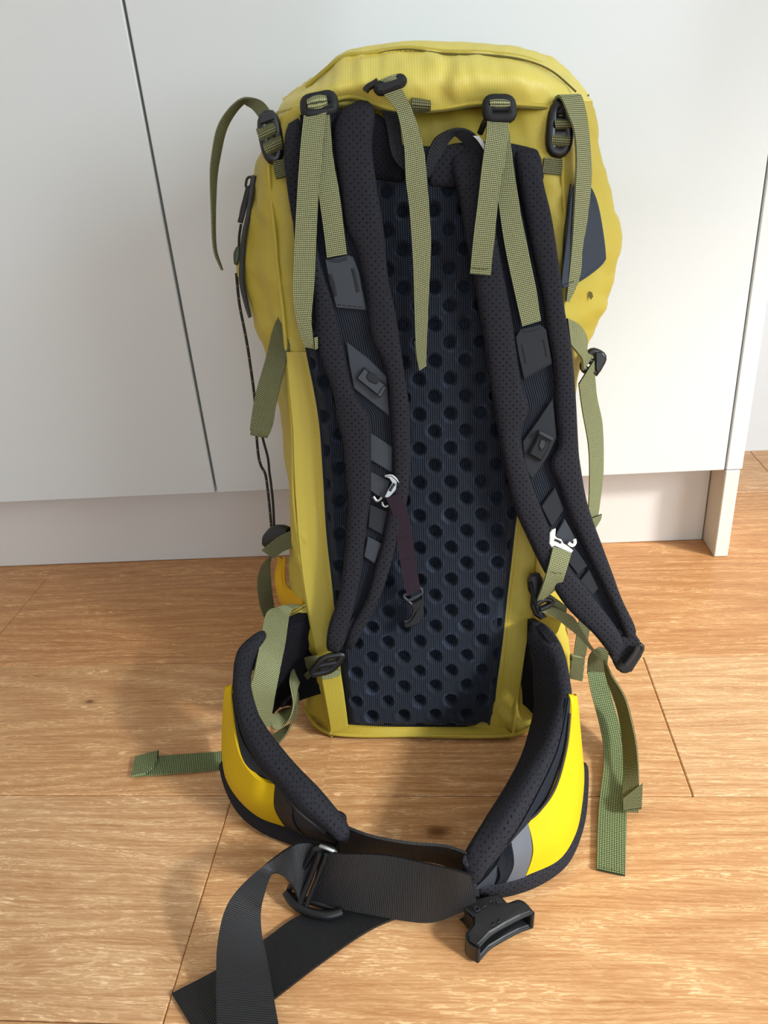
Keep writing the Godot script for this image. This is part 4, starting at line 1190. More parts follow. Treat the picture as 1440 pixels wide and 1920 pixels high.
	sheet("webbing_tail", [[Vector3(-12.55,63.48,0.2),Vector3(-13.39,64.56,-0.35),Vector3(-14.47,65.03,-0.89),Vector3(-15.64,65.04,-1.36),Vector3(-16.98,64.19,-1.82),Vector3(-18.11,62.74,-2.14),Vector3(-18.87,60.24,-2.36),Vector3(-19.16,58.53,-2.59),Vector3(-19.34,55.63,-2.82),Vector3(-19.45,52.19,-3),Vector3(-18.95,50.47,-3),Vector3(-18.77,50.11,-3)], [Vector3(-13.81,63.2,0),Vector3(-14.45,64.05,-0.91),Vector3(-15.06,64.6,-1.82),Vector3(-15.56,64.96,-2.55),Vector3(-16.66,64.18,-3.23),Vector3(-17.61,62.91,-3.69),Vector3(-18.34,60.95,-4.01),Vector3(-18.92,58.78,-4.2),Vector3(-19.37,55.05,-4.2),Vector3(-19.48,52.28,-4.15),Vector3(-19.06,50.67,-3.87),Vector3(-18.88,50.19,-3.6)]], 0.2, mats.olive_dark, d, 5, 70)
	var e := part("corner_strap", pack, "right corner strap falling over its oval black buckle")
	var b4 := part("buckle", e)
	buckle_frame("buckle_frame", [Vector3(13.02,63.48,0.2),Vector3(14.46,63.44,0.2),Vector3(14.4,59.42,0.2),Vector3(12.73,59.47,0.2)], 0.5, mats.plastic, b4, [0.34, 0.62], 0.9, Vector3(0, 0, 1), 1.4)
	plate("buckle_plate", [Vector3(12.96,63.53,0),Vector3(14.22,63.49,0),Vector3(14.44,62.6,0),Vector3(12.89,62.56,0)], 0.5, mats.plastic_matte, b4, 0.15)
	sheet("buckle_webbing", [[Vector3(13.13,62.46,0),Vector3(13.04,61.71,0.8),Vector3(13.36,61.38,0)], [Vector3(14.64,62.42,0),Vector3(14.58,61.67,0.8),Vector3(14.77,61.43,0)]], 0.25, mats.olive_dark, e, 4, 10)
	sheet("buckle_webbing", [[Vector3(13.02,61.21,0),Vector3(12.78,60.43,0.8),Vector3(12.96,59.91,0)], [Vector3(14.68,61.08,0),Vector3(14.48,60.3,0.8),Vector3(14.53,59.68,0)]], 0.25, mats.olive_dark, e, 4, 10)
	sheet("base_webbing", [[Vector3(12.23,59.01,0.3),Vector3(12.15,58.29,0.3),Vector3(12.07,57.69,0.3)], [Vector3(13.94,58.91,0.1),Vector3(13.97,58.18,0.1),Vector3(13.89,57.49,0.1)]], 0.25, mats.olive_dark, e, 4, 8)
	sheet("webbing_tail", [[Vector3(12.95,63.71,0),Vector3(13.24,64.06,0.67),Vector3(13.57,63.53,1.22),Vector3(14.15,62.22,1.33),Vector3(14.67,60.93,1.36),Vector3(14.96,58.77,1.24),Vector3(14.97,56.16,1.13),Vector3(14.89,52.19,1.02),Vector3(14.81,49.79,0.82),Vector3(14.57,46.21,0.6)], [Vector3(14.1,64.03,0),Vector3(15.22,64.18,0.33),Vector3(15.57,63.63,0.56),Vector3(16.08,61.95,0.33),Vector3(16.44,59.78,0.16),Vector3(16.67,57.15,0.04),Vector3(16.41,53.52,0.07),Vector3(16.06,51.28,0.18),Vector3(15.84,48.34,0.29),Vector3(14.87,46.16,0.4)]], 0.2, mats.olive, e, 5, 70)
	# centre strap of the lid
	var f := part("lid_strap", pack, "olive webbing of the lid buckle hanging down the middle of the back")
	var b5 := part("buckle", f)
	buckle_frame("buckle_frame", [Vector3(-2.92,64.76,2.6),Vector3(-0.8,65.42,2.6),Vector3(-0.62,65.07,2.6),Vector3(-2.65,64.33,2.6)], 0.42, mats.plastic_matte, b5, [], 1.1, Vector3(0, 0, 1), 0.4)
	plate("buckle_lip", [Vector3(-3.05,64.69,2.9),Vector3(-0.58,65.33,2.9),Vector3(-0.35,64.95,2.9),Vector3(-0.83,64.5,2.9),Vector3(-2.42,64.03,2.9),Vector3(-2.98,64.09,2.9)], 0.6, mats.plastic_matte, b5, 0.2)
	sheet("buckle_webbing", [[Vector3(-2.62,65.2,2.8),Vector3(-2.53,64.99,2.8),Vector3(-2.31,64.82,2.8)], [Vector3(-1.27,65.63,2.8),Vector3(-1.04,65.41,2.8),Vector3(-0.81,65.24,2.8)]], 0.35, mats.olive, f, 4, 6, 0.2)
	tube("buckle_hook", [Vector3(-3.96,64.6,2),Vector3(-3.72,64.86,2.13),Vector3(-3.24,65.06,2.27),Vector3(-2.81,65.27,2.4)], 0.3, mats.plastic, b5, 16)
	sheet("webbing_tail", [[Vector3(-2.37,64.05,3),Vector3(-1.74,63.41,2.76),Vector3(-1.24,62.69,2.68),Vector3(-0.9,61.25,2.92),Vector3(-0.65,59.55,3.16),Vector3(-0.57,56.88,3.4),Vector3(-0.28,54.4,3.16),Vector3(-0.05,50.06,2.88),Vector3(0.03,45.75,2.52),Vector3(0.13,42.12,2.32),Vector3(0.41,40.16,2.2)], [Vector3(-0.83,64.51,3),Vector3(-0.28,63.67,2.76),Vector3(0.22,62.57,2.68),Vector3(0.74,60.86,2.92),Vector3(1.13,59.15,3.16),Vector3(1.33,56.83,3.4),Vector3(1.5,54.35,3.16),Vector3(1.62,51.46,2.88),Vector3(1.4,47.15,2.52),Vector3(1.14,42.09,2.32),Vector3(1.08,40.59,2.2)]], 0.2, mats.olive, f, 5, 60)
	sheet("webbing_hem", [[Vector3(-0.05,42.91,2.1),Vector3(0.12,41.31,2.1),Vector3(0.41,40.25,2.1)], [Vector3(0.25,43,2.1),Vector3(0.48,41.4,2.1),Vector3(0.87,40.39,2.1)]], 0.2, mats.olive_dark, f, 3, 8)
	sheet("loop_webbing", [[Vector3(0.15,64.25,1.2),Vector3(0.11,63.52,1.9),Vector3(0.17,63.05,1.3)], [Vector3(1.76,63.82,1.2),Vector3(1.81,63.3,1.9),Vector3(1.8,63.1,1.3)]], 0.3, mats.olive_dark, f, 4, 10)
	# haul loop
	var g := part("haul_loop", pack, "black webbing grab loop with a small white tag")
	sheet("loop_webbing", [[Vector3(-2.55,63.11,1.4),Vector3(-2.11,61.5,1.88),Vector3(-1.87,59.75,2.28),Vector3(-1.47,58.73,2.52),Vector3(-0.48,57.81,2.52),Vector3(0.95,57.17,2.4)], [Vector3(-1.12,62.89,1.4),Vector3(-0.92,61.47,1.88),Vector3(-0.77,60.16,2.28),Vector3(-0.55,59.32,2.52),Vector3(0.2,58.59,2.52),Vector3(1.35,58.23,2.4)]], 0.25, mats.haul, g, 5, 40)
	sheet("loop_webbing", [[Vector3(1.14,57.25,2.4),Vector3(1.34,58.89,2.63),Vector3(1.82,60.07,2.83),Vector3(2.39,60.64,2.94),Vector3(3.58,61.12,2.77),Vector3(4.8,61.22,2.31),Vector3(5.84,60.76,1.86),Vector3(6.67,59.68,1.4)], [Vector3(1.62,57.33,2.4),Vector3(2.21,58.47,2.4),Vector3(2.69,59.17,2.37),Vector3(3.28,60.19,2.26),Vector3(3.87,60.78,2.03),Vector3(4.38,60.49,1.69),Vector3(4.88,60.08,1.43),Vector3(5.48,58.86,1.2)]], 0.25, mats.haul, g, 5, 50)
	sheet("tag", [[Vector3(5.52,60.66,2.2),Vector3(5.95,60.25,2.2),Vector3(6.48,59.49,2.2)], [Vector3(6.04,60.65,2.2),Vector3(6.38,60.24,2.2),Vector3(6.67,59.75,2.2)]], 0.08, mats.tag, g, 3, 8)


func side_details() -> void:
	# zip down the left edge
	var z := part("side_zip", pack, "dark zip down the left side with a cord pull")
	sheet("zip_tape", [[Vector3(-15.35,59.08,-4.6),Vector3(-15.57,58.26,-4.6),Vector3(-16.24,55.41,-4.6),Vector3(-16.79,53.56,-4.6),Vector3(-17.18,51.18,-4.6),Vector3(-17.36,49.48,-4.6),Vector3(-17.32,48.44,-4.6),Vector3(-17.01,46.75,-4.6),Vector3(-16.66,45.47,-4.6)], [Vector3(-14.99,58.87,-3.9),Vector3(-15.2,58.05,-3.9),Vector3(-15.81,55.31,-3.9),Vector3(-16.36,53.48,-3.9),Vector3(-16.68,51.12,-3.9),Vector3(-16.85,49.44,-3.9),Vector3(-16.82,48.4,-3.9),Vector3(-16.61,46.73,-3.9),Vector3(-16.42,45.57,-3.9)]], 0.25, mats.zip, z, 4, 50)
	var ring := rounded([Vector3(-16.15,59,-5.5),Vector3(-15.61,59.09,-5.5),Vector3(-15.83,58.15,-5.5),Vector3(-16.37,58.07,-5.5)], 0.35)
	var m := mb()
	put_tube(m, ring, 0.13, 0, true, 1.0, Vector3(0, 0, 1), true)
	commit("zip_slider", m, mats.zip, z)
	tube("zip_pull", [Vector3(-16.03,58.04,-5.4),Vector3(-16.37,57.06,-5.4),Vector3(-16.72,55.91,-5.4),Vector3(-17.12,54.76,-5.4)], 0.28, mats.zip, z, 20, false, 0.6)
	tube("zip_pull", [Vector3(-16.44,57.39,-5.6),Vector3(-16.9,56.19,-5.6),Vector3(-17.2,54.99,-5.6)], 0.12, mats.zip, z, 16)
	tube("pull_cord", [Vector3(-17.02,54.66,-5.4),Vector3(-17.26,53.65,-5.4),Vector3(-17.39,52.52,-5.4)], 0.14, mats.cord, z, 14)
	pad("cord_toggle", [Vector3(-17.61,52.53,-5.4),Vector3(-17.99,51.82,-5.4),Vector3(-18.01,50.78,-5.4)], [Vector3(-17.28,52.57,-5.4),Vector3(-17.24,51.59,-5.4),Vector3(-17.64,50.67,-5.4)], 0.8, mats.toggle, z, 20)
	# thin bungee cord
	var c := part("bungee_cord", pack, "thin black bungee cord hanging down the left side")
	tube("cord", [Vector3(-17.96,49.98,-6),Vector3(-17.94,48.23,-6.09),Vector3(-17.86,46.57,-6.18),Vector3(-17.44,43.24,-6.27),Vector3(-17.2,40.35,-6.36),Vector3(-17,36.71,-6.45),Vector3(-17.09,33,-6.55),Vector3(-17.03,30.62,-6.64),Vector3(-16.82,29.53,-6.73),Vector3(-16.43,28.54,-6.82),Vector3(-16.26,25.78,-6.91),Vector3(-16.18,22.42,-7)], 0.15, mats.cord, c, 90)
	tube("cord", [Vector3(-16.8,36.93,-6),Vector3(-16.44,33.21,-6.17),Vector3(-15.99,30.65,-6.33),Vector3(-15.94,28.95,-6.5),Vector3(-15.87,27.65,-6.67),Vector3(-15.8,25.24,-6.83),Vector3(-15.88,22.41,-7)], 0.14, mats.cord, c, 70)
	var fl := mb()
	for path in [[Vector3(-17.93,49.97,-5.8),Vector3(-17.9,48.23,-5.89),Vector3(-17.82,46.57,-5.98),Vector3(-17.4,43.25,-6.07),Vector3(-17.16,40.36,-6.16),Vector3(-16.97,36.73,-6.25),Vector3(-17.06,33.03,-6.35),Vector3(-17,30.66,-6.44),Vector3(-16.79,29.57,-6.53),Vector3(-16.39,28.58,-6.62),Vector3(-16.23,25.83,-6.71),Vector3(-16.15,22.47,-6.8)]]:
		var pts := crs(path, 46)
		for i in range(1, 45):
			if i % 2 == 0:
				put_tube(fl, [pts[i] + Vector3(0, 0, 0.1), pts[i].lerp(pts[i + 1], 0.22) + Vector3(0, 0, 0.1)], 0.055, 2, false, 1.0, Vector3(0, 0, 1), true)
	var fo := commit("cord_flecks", fl, mats.fleck, c)
	fo.set_meta("kind", "stuff")
	pad("cord_lock", [Vector3(-16.66,22.09,-6),Vector3(-15.89,23.02,-5.67),Vector3(-14.65,23.21,-5.33),Vector3(-13.74,22.91,-5)], [Vector3(-16.86,20.72,-6),Vector3(-16.06,20.31,-5.67),Vector3(-14.8,20.62,-5.33),Vector3(-13.79,21.07,-5)], 1.8, mats.plastic, c, 24)
	# compression straps
	var p := part("compression_strap", pack, "olive compression webbing folded at the upper left side")
	sheet("webbing", [[Vector3(-12.75,46.05,-1),Vector3(-13.64,44.55,-0.7),Vector3(-14.56,41.46,-0.3),Vector3(-15.62,38.36,0.3),Vector3(-16.21,35.83,0.62),Vector3(-16.42,34.59,0.8)], [Vector3(-11.8,43.95,-0.4),Vector3(-12.21,42.19,0.08),Vector3(-12.91,39.92,0.52),Vector3(-13.71,37.12,0.88),Vector3(-14.13,35.19,1),Vector3(-14.62,34.09,1)]], 0.35, mats.olive_dark, p, 5, 30)
	sheet("webbing_fold", [[Vector3(-12.72,46.05,-1.2),Vector3(-12.3,45.17,-1.2),Vector3(-11.89,44.14,-1.2)], [Vector3(-12.3,45.78,-0.6),Vector3(-11.97,45.07,-0.6),Vector3(-11.75,44.4,-0.6)]], 0.2, mats.olive_dark, p, 3, 8)
	tube("webbing_end", [Vector3(-16.4,34.41,0.7),Vector3(-15.56,34.18,0.7),Vector3(-14.72,34.05,0.7)], 0.24, mats.olive_dark, p, 10)
	var q := part("compression_strap", pack, "olive compression webbing at the lower left side")
	sheet("webbing", [[Vector3(-12.96,23.71,-1.2),Vector3(-14.01,23.01,-2.5),Vector3(-15.23,22.16,-3.5),Vector3(-16.9,20.78,-4)], [Vector3(-12.92,21.95,-1),Vector3(-13.78,21.31,-2.2),Vector3(-14.64,20.66,-3.2),Vector3(-15.55,19.89,-3.6)]], 0.3, mats.olive_dark, q, 5, 24)
	sheet("webbing_loop", [[Vector3(-16.24,19.71,-5),Vector3(-17.47,18.18,-6.12),Vector3(-18.19,16.07,-6.75),Vector3(-18.07,13.27,-6.75),Vector3(-17.43,11.78,-6)], [Vector3(-16.19,19.52,-5.4),Vector3(-16.54,17.29,-6.45),Vector3(-16.59,15.13,-7.1),Vector3(-16.47,13.08,-7.15),Vector3(-16.08,11.72,-6.4)]], 0.25, mats.olive_dark, q, 5, 30)
	# stretch side pocket, lower left
	var r := part("side_pocket", pack, "amber mesh pocket on the lower left side")
	sheet("pocket_front", [[Vector3(-15.48,19.06,-7),Vector3(-15.86,17.42,-6),Vector3(-15.65,15.61,-5),Vector3(-14.57,14.31,-3),Vector3(-12.16,14.67,-1)], [Vector3(-14.75,18.92,-6),Vector3(-14.95,17.36,-5),Vector3(-14.52,16.38,-4),Vector3(-13.19,15.97,-2.5),Vector3(-12.15,16.13,-1)]], 0.35, mats.amber, r, 6, 30, 0.3)
	tube("pocket_hem", [Vector3(-14.73,19.17,-6),Vector3(-14.83,17.36,-5),Vector3(-14.46,16.38,-4),Vector3(-13.18,16.03,-2.5),Vector3(-12.14,16.19,-1)], 0.18, mats.amber, r, 30)
	# right side: compression strap through a ladder buckle
	var s := part("compression_strap", pack, "olive compression strap hanging from a black buckle on the right side")
	sheet("webbing", [[Vector3(14.63,44.63,1),Vector3(15.95,43.99,0.25),Vector3(17.02,42.77,-1),Vector3(17.43,41.25,-2.25),Vector3(18.28,40.88,-3)], [Vector3(15.01,42.23,1),Vector3(15.88,41.36,0.25),Vector3(16.56,40.73,-0.75),Vector3(16.93,39.92,-1.75),Vector3(17.13,39.44,-2.5)]], 0.25, mats.olive, s, 5, 30)
	buckle_frame("buckle", [Vector3(18.04,41.41,-3),Vector3(19.47,40.74,-3),Vector3(18.52,38.94,-3),Vector3(17.14,39.62,-3)], 0.4, mats.plastic, s, [0.5], 1.0, Vector3(0, 0, 1), 0.6)
	plate("buckle_side", [Vector3(18.31,41.34,-3.2),Vector3(19.02,41.27,-3.2),Vector3(19.53,40.62,-3.2),Vector3(19.5,40.19,-3.2),Vector3(18.69,38.76,-3.2),Vector3(18.38,39.58,-3.2)], 0.7, mats.plastic, s, 0.2)
	sheet("webbing_tail", [[Vector3(16.73,38.09,-2.2),Vector3(17.32,35.25,-2.68),Vector3(18.14,31.63,-3),Vector3(18.39,28.21,-3),Vector3(18.4,24.72,-3),Vector3(18.3,22.96,-3)], [Vector3(18.25,40.42,-2.6),Vector3(18.79,36.87,-3.08),Vector3(19.53,34.17,-3.4),Vector3(19.81,31.52,-3.4),Vector3(19.9,28.09,-3.4),Vector3(19.56,23.95,-3.4)]], 0.22, mats.olive, s, 5, 50)
	sheet("webbing_hem", [[Vector3(18.68,23.77,-2.8),Vector3(18.49,22.71,-2.8),Vector3(18.19,21.53,-2.8)], [Vector3(19.79,24.21,-2.8),Vector3(19.7,23.63,-2.8),Vector3(19.07,22.52,-2.8)]], 0.3, mats.olive, s, 4, 8)
	# lower right strap behind the shoulder strap
	var t := part("compression_strap", pack, "dark olive strap ending low behind the right shoulder strap")
	sheet("webbing", [[Vector3(18.57,14.38,-4),Vector3(18.13,11.86,-4),Vector3(17.89,10,-4),Vector3(17.67,7.6,-4)], [Vector3(20.35,14.34,-4),Vector3(19.68,11.82,-4),Vector3(19.31,10.35,-4),Vector3(19.01,7.31,-4)]], 0.22, mats.olive_dark, t, 5, 16)
	plate("webbing_hem", [Vector3(17.31,7.68,-4),Vector3(18.89,7.31,-4),Vector3(18.69,4.34,-4),Vector3(17.04,4.78,-4)], 0.5, mats.olive_dark, t, 0.12)
	# small dark stain on the bulging right side
	plate("stain", [Vector3(17.4,47.14,-2.15),Vector3(17.72,47.03,-2.15),Vector3(17.84,46.62,-2.15),Vector3(17.64,46.32,-2.15),Vector3(17.42,46.63,-2.15)], 0.06, mats.seam, pack, 0.02)
	# dark hydration port patch on the right side
	var u := plate("side_patch", [Vector3(14.65,55.84,0.9),Vector3(15.15,56.86,0.7),Vector3(16.01,56.82,0.2),Vector3(16.97,56.26,-0.6),Vector3(17.9,54.45,-1.4),Vector3(18.77,50.89,-2),Vector3(18.59,49.7,-1.9),Vector3(16.16,48.11,-0.2),Vector3(14.16,47.44,0.9),Vector3(13.96,48.31,1),Vector3(14.34,52.21,1)], 0.16, mats.side_patch, pack, 0.06, Vector3(0, 0, 1), 44)
	lab(u, "dark grey patch on the right side")
	stitch_row("stitching", [Vector3(14.34,47.76,1.2),Vector3(16.11,48.34,0),Vector3(18.27,49.79,-1.5),Vector3(18.44,50.78,-1.7),Vector3(17.63,54.23,-1.1),Vector3(16.8,55.95,-0.3)], 0.42, 0.045, mats.thread_dark, u)
	# belt stabiliser tabs
	plate("stabilizer_tab", [Vector3(-13.61,14.74,-0.6),Vector3(-11.83,15.91,-0.6),Vector3(-11.78,14.57,-0.6),Vector3(-13.85,13.52,-0.6)], 0.25, mats.fabric, pack)
	stitch_row("stitching", [Vector3(-13.45,14.71,-0.2),Vector3(-12.86,15,-0.2),Vector3(-12.16,15.41,-0.2)], 0.2, 0.05, mats.thread_dark, pack)
	plate("stabilizer_tab", [Vector3(12.2,13.94,-0.4),Vector3(13.16,14.4,-0.72),Vector3(15.55,13.12,-1.04),Vector3(15.19,11.63,-1.36),Vector3(14.7,10.75,-1.68),Vector3(13.69,11.77,-2)], 0.25, mats.fabric, pack)
	stitch_row("stitching", [Vector3(13.47,13.75,0.1),Vector3(14.16,13.37,0.1),Vector3(15.07,13.1,0.1)], 0.2, 0.05, mats.thread_gold, pack)
	sheet("side_gusset", [[Vector3(16.11,11.59,-4),Vector3(16.89,9.31,-4),Vector3(17.24,6.04,-4),Vector3(17.1,2.71,-4)], [Vector3(14.78,10.49,-2),Vector3(15.51,9.27,-2),Vector3(16.04,7.34,-2),Vector3(16.39,3.76,-2)]], 0.25, mats.fabric, pack, 5, 20, 0.2)
	# bottom-left tab with olive edge
	sheet("base_tab", [[Vector3(-8.58,8.68,1.3),Vector3(-8.35,7.31,1.3),Vector3(-8.07,4.15,1.3),Vector3(-7.92,2.09,1.3)], [Vector3(-10.48,7.91,0.9),Vector3(-10.31,6.52,0.9),Vector3(-9.97,3.65,0.9),Vector3(-9.73,1.26,0.9)]], 0.35, mats.fabric, pack, 5, 24, 0.1)
	sheet("base_tab_webbing", [[Vector3(-10.32,8.87,1.6),Vector3(-9.46,8.91,1.6),Vector3(-8.49,9.01,1.6)], [Vector3(-10.42,7.94,1.6),Vector3(-9.5,8.04,1.6),Vector3(-8.52,8.33,1.6)]], 0.3, mats.olive, pack, 4, 10)


func wing(parent: Node3D, top: Array, low: Array, out: Vector3, called: String, mat: Material) -> void:
	# a padded facing between its upper and lower edge, swelling outwards in the middle
	var a := crs(top, 9)
	var b := crs(low, 9)
	var mid := []
	for i in 9:
		mid.append((a[i] + b[i]) * 0.5 + out)
	sheet(called, [Array(a), mid, Array(b)], 0.4, mat, parent, 14, 50)


func hip_belt() -> void:
	# left wing
	var l := part("hip_belt_wing", pack, "left hip belt wing with shaded yellow panel")
	pad("inner_padding", [Vector3(-11.27,14.57,-1.2),Vector3(-11.16,12.38,-1.4)]+[Vector3(-13.7,3.16,-3.12),Vector3(-15.68,2.53,-3.01),Vector3(-16.71,2.41,-0.47)], [Vector3(-11.38,14.57,-1.2),Vector3(-11.73,14.45,-1.2)]+[Vector3(-13.56,14.15,0.51),Vector3(-15.89,13.65,2.2),Vector3(-17.38,12,4.57)], 1.2, mats.mesh_plain, l, 40, Vector3(1, 0, 0.4))
	sheet("inner_face", [[Vector3(-11.35,14.89,-1),Vector3(-11,12.54,-1),Vector3(-10.71,8.77,-1),Vector3(-10.4,5.17,-1)], [Vector3(-13.53,14.41,0.71),Vector3(-13.83,11.05,-1.71),Vector3(-13.91,7.14,-2.57),Vector3(-13.66,3.29,-2.75)], [Vector3(-16.44,13.49,2.35),Vector3(-16.04,9.82,0.97),Vector3(-15.94,5.66,-1.05),Vector3(-15.73,2.75,-2.61)]], 0.8, mats.mesh_plain, l, 20, 20)
	var ra := [Vector3(-16.26,13.68,1.98),Vector3(-18.3,12.58,4.11),Vector3(-18.66,11.68,5.69),Vector3(-18.54,10.69,7.8),Vector3(-18.31,9.9,9.05),Vector3(-17.21,7.74,11.94),Vector3(-15.49,6.2,14.5),Vector3(-13.49,4.9,16.1),Vector3(-11.33,3.53,18.03),Vector3(-8.82,1.51,18.37),Vector3(-7.77,-0.28,17.46)]
	var rb := [Vector3(-15.54,13.07,2.55),Vector3(-16.73,11.86,5.31),Vector3(-16.87,10.86,7.42),Vector3(-16.04,9.31,9.85),Vector3(-15.02,7.98,11.36),Vector3(-13.23,6.58,13.32),Vector3(-10.86,5.17,15.45),Vector3(-8.51,3.37,17.05),Vector3(-7.33,2.26,17.66),Vector3(-7.31,0.83,17.19)]
	pad("rolled_padding", ra, rb, 2.8, mats.mesh, l, 80, Vector3(0, 1, 0.2))
	wing(l, [Vector3(-18.71,10.23,7.11),Vector3(-18.36,9.1,9.37),Vector3(-17.55,7.14,12.24),Vector3(-16.66,5.8,13.8),Vector3(-15.13,4.84,15.13),Vector3(-13.65,4.39,15.16)], [Vector3(-18.92,9.58,6.29),Vector3(-20.44,5.72,2.27),Vector3(-21.46,1.56,0.49),Vector3(-21.28,0.3,2.43),Vector3(-20.87,-0.52,4.74),Vector3(-19.51,-0.86,7.82),Vector3(-17.39,-1.39,10.51),Vector3(-15.35,-1.59,12.22),Vector3(-13.17,-1.47,13.5)], Vector3(-0.5, 0.2, 0.5), "wing_panel", mats.bright)
	wing(l, [Vector3(-13.65,4.39,15.16),Vector3(-12.83,3.9,16.1),Vector3(-11.82,3.28,17.21)], [Vector3(-13.17,-1.47,13.5),Vector3(-12.13,-1.47,14.16),Vector3(-11.1,-1.38,14.86)], Vector3(-0.5, 0.2, 0.5), "grey_patch", mats.plastic_matte)
	wing(l, [Vector3(-11.82,3.28,17.21),Vector3(-10.25,2.2,17.78),Vector3(-8.41,0.51,17.47)], [Vector3(-11.1,-1.38,14.86),Vector3(-9.66,-1.34,15.41),Vector3(-8.19,-1.2,16.01)], Vector3(-0.3, 0.2, 0.4), "tip_patch", mats.rubber_dark)
	sheet("inner_band", [[Vector3(-18.44,9.95,8.37),Vector3(-17.73,8.62,10.7),Vector3(-16.95,7.22,12.48),Vector3(-15.41,6.13,14.39),Vector3(-13.49,4.9,16.1),Vector3(-11.33,3.53,18.03),Vector3(-8.96,1.51,18.36)], [Vector3(-18.5,9.06,8.64),Vector3(-18,7.79,10.7),Vector3(-17.23,6.28,12.94),Vector3(-16.08,5.2,14.28),Vector3(-13.7,4.13,14.93),Vector3(-11.52,2.55,16.87),Vector3(-9.46,0.37,16.96)]], 0.3, mats.rubber_dark, l, 5, 40)
	pad("trim", [Vector3(-21.23,-0.5,3.23),Vector3(-21.18,-1.31,4.09),Vector3(-20,-2.11,6.87),Vector3(-18.38,-2.66,9.61),Vector3(-16.03,-3.05,11.75),Vector3(-13.14,-3.27,13.29),Vector3(-10.91,-3.26,14.14),Vector3(-8.33,-3.01,14.92)], [Vector3(-20.88,0.12,4.15),Vector3(-20.49,0.01,5.6),Vector3(-19.32,-0.51,8.08),Vector3(-17.22,-1.01,10.7),Vector3(-15.18,-1.23,12.48),Vector3(-13.01,-1.12,13.82),Vector3(-10.73,-1.08,14.97),Vector3(-8.08,-0.98,15.94)], 1.0, mats.mesh, l, 60, Vector3(-0.4, 0.4, 1))
	pad("tip_binding", [Vector3(-8.23,2.83,17.22),Vector3(-8.12,-0.03,16.3),Vector3(-8.64,-3.1,14.79)], [Vector3(-7.28,2.36,17.66),Vector3(-7.39,-0.01,16.35),Vector3(-7.94,-3.08,14.84)], 1.2, mats.mesh, l, 24, Vector3(0, 0.5, 1))
	# right wing
	var r := part("hip_belt_wing", pack, "right hip belt wing with sunlit bright yellow panel")
	sheet("inner_face", [[Vector3(11.97,13.34,-1),Vector3(11.79,10.87,-1),Vector3(11.27,7.16,-1),Vector3(10.68,3.76,-1)], [Vector3(12.06,14.74,4.46),Vector3(12.37,10.88,2.1),Vector3(12.08,7,1.04),Vector3(11.79,3.73,0.45)], [Vector3(13.22,13.55,6.29),Vector3(13.61,10.31,4.8),Vector3(13.48,6.55,3.27),Vector3(12.89,2.85,1.81)]], 0.8, mats.mesh_plain, r, 20, 20)
	var qa := [Vector3(11.5,15.02,4),Vector3(12.64,14.47,4.83),Vector3(13.46,13.59,6.14),Vector3(13.65,12.65,8.05),Vector3(13.55,11.66,10.06),Vector3(13.47,10.29,11.56),Vector3(12.25,8.53,14.49),Vector3(10.85,6.88,16.89),Vector3(8.11,4.41,20.35),Vector3(6.23,2.47,21.71),Vector3(3.74,-1.58,21.85)]
	var qb := [Vector3(11.26,13.7,3.03),Vector3(11.94,11.65,3.12),Vector3(12.16,9.93,3.93),Vector3(12.37,7.42,3.73),Vector3(12.44,4.35,3.7),Vector3(9.78,4.82,12.23),Vector3(7.75,4.07,15.99),Vector3(5.27,2.83,19.07),Vector3(3.03,1.1,20.78),Vector3(3.39,-1.47,20.42)]
	pad("rolled_padding", qb, qa, 2.6, mats.mesh, r, 80, Vector3(-0.3, 1, 0.3))
	sheet("wing_backing", [[Vector3(12.42,8.09,13.74),Vector3(11,6.43,16.19),Vector3(8.23,3.95,19.7),Vector3(6.32,2,21.09),Vector3(3.59,-1.43,21.14)], [Vector3(14.38,-1.19,13.39),Vector3(12.69,-2,16.55),Vector3(10.95,-2.27,18.28),Vector3(8.13,-2.39,19.56),Vector3(3.56,-2.92,20.5)]], 0.3, mats.rubber_dark, r, 6, 40)
	wing(r, [Vector3(13.57,10.57,11.26),Vector3(13.41,9.32,12.6),Vector3(12.57,7.36,15.15),Vector3(11.06,5.38,18.08),Vector3(9.47,4.14,19.57),Vector3(8.31,3.46,20.05)], [Vector3(13.78,9.95,10.4),Vector3(15.57,5.69,5.19),Vector3(16.21,2.2,5.29),Vector3(15.83,0.78,8.7),Vector3(14.34,-0.96,13.71),Vector3(12.6,-1.79,16.96),Vector3(10.85,-1.97,18.73),Vector3(8.13,-2,20.1)], Vector3(0.5, 0.2, 0.4), "wing_panel", mats.bright)
	wing(r, [Vector3(8.29,3.54,20.15),Vector3(7.51,2.99,20.59),Vector3(6.7,2.4,21.22)], [Vector3(8.11,-1.92,20.2),Vector3(7.29,-2.02,20.45),Vector3(6.39,-2.11,20.65)], Vector3(0.4, 0.2, 0.4), "reflective_patch", mats.reflective)
	wing(r, [Vector3(6.72,2.32,21.12),Vector3(6.2,1.39,21.04),Vector3(5.65,0.4,21.23)], [Vector3(6.39,-2.11,20.65),Vector3(5.87,-2.16,20.77),Vector3(5.36,-2.2,20.84)], Vector3(0.3, 0.2, 0.4), "tip_panel", mats.ribbed_strap)
	wing(r, [Vector3(5.65,0.4,21.23),Vector3(4.72,-0.63,21.49),Vector3(3.67,-1.73,21.6)], [Vector3(5.36,-2.2,20.84),Vector3(4.51,-2.18,21.03),Vector3(3.66,-2.09,21.37)], Vector3(0.1, 0.1, 0.1), "tip_patch", mats.rubber)
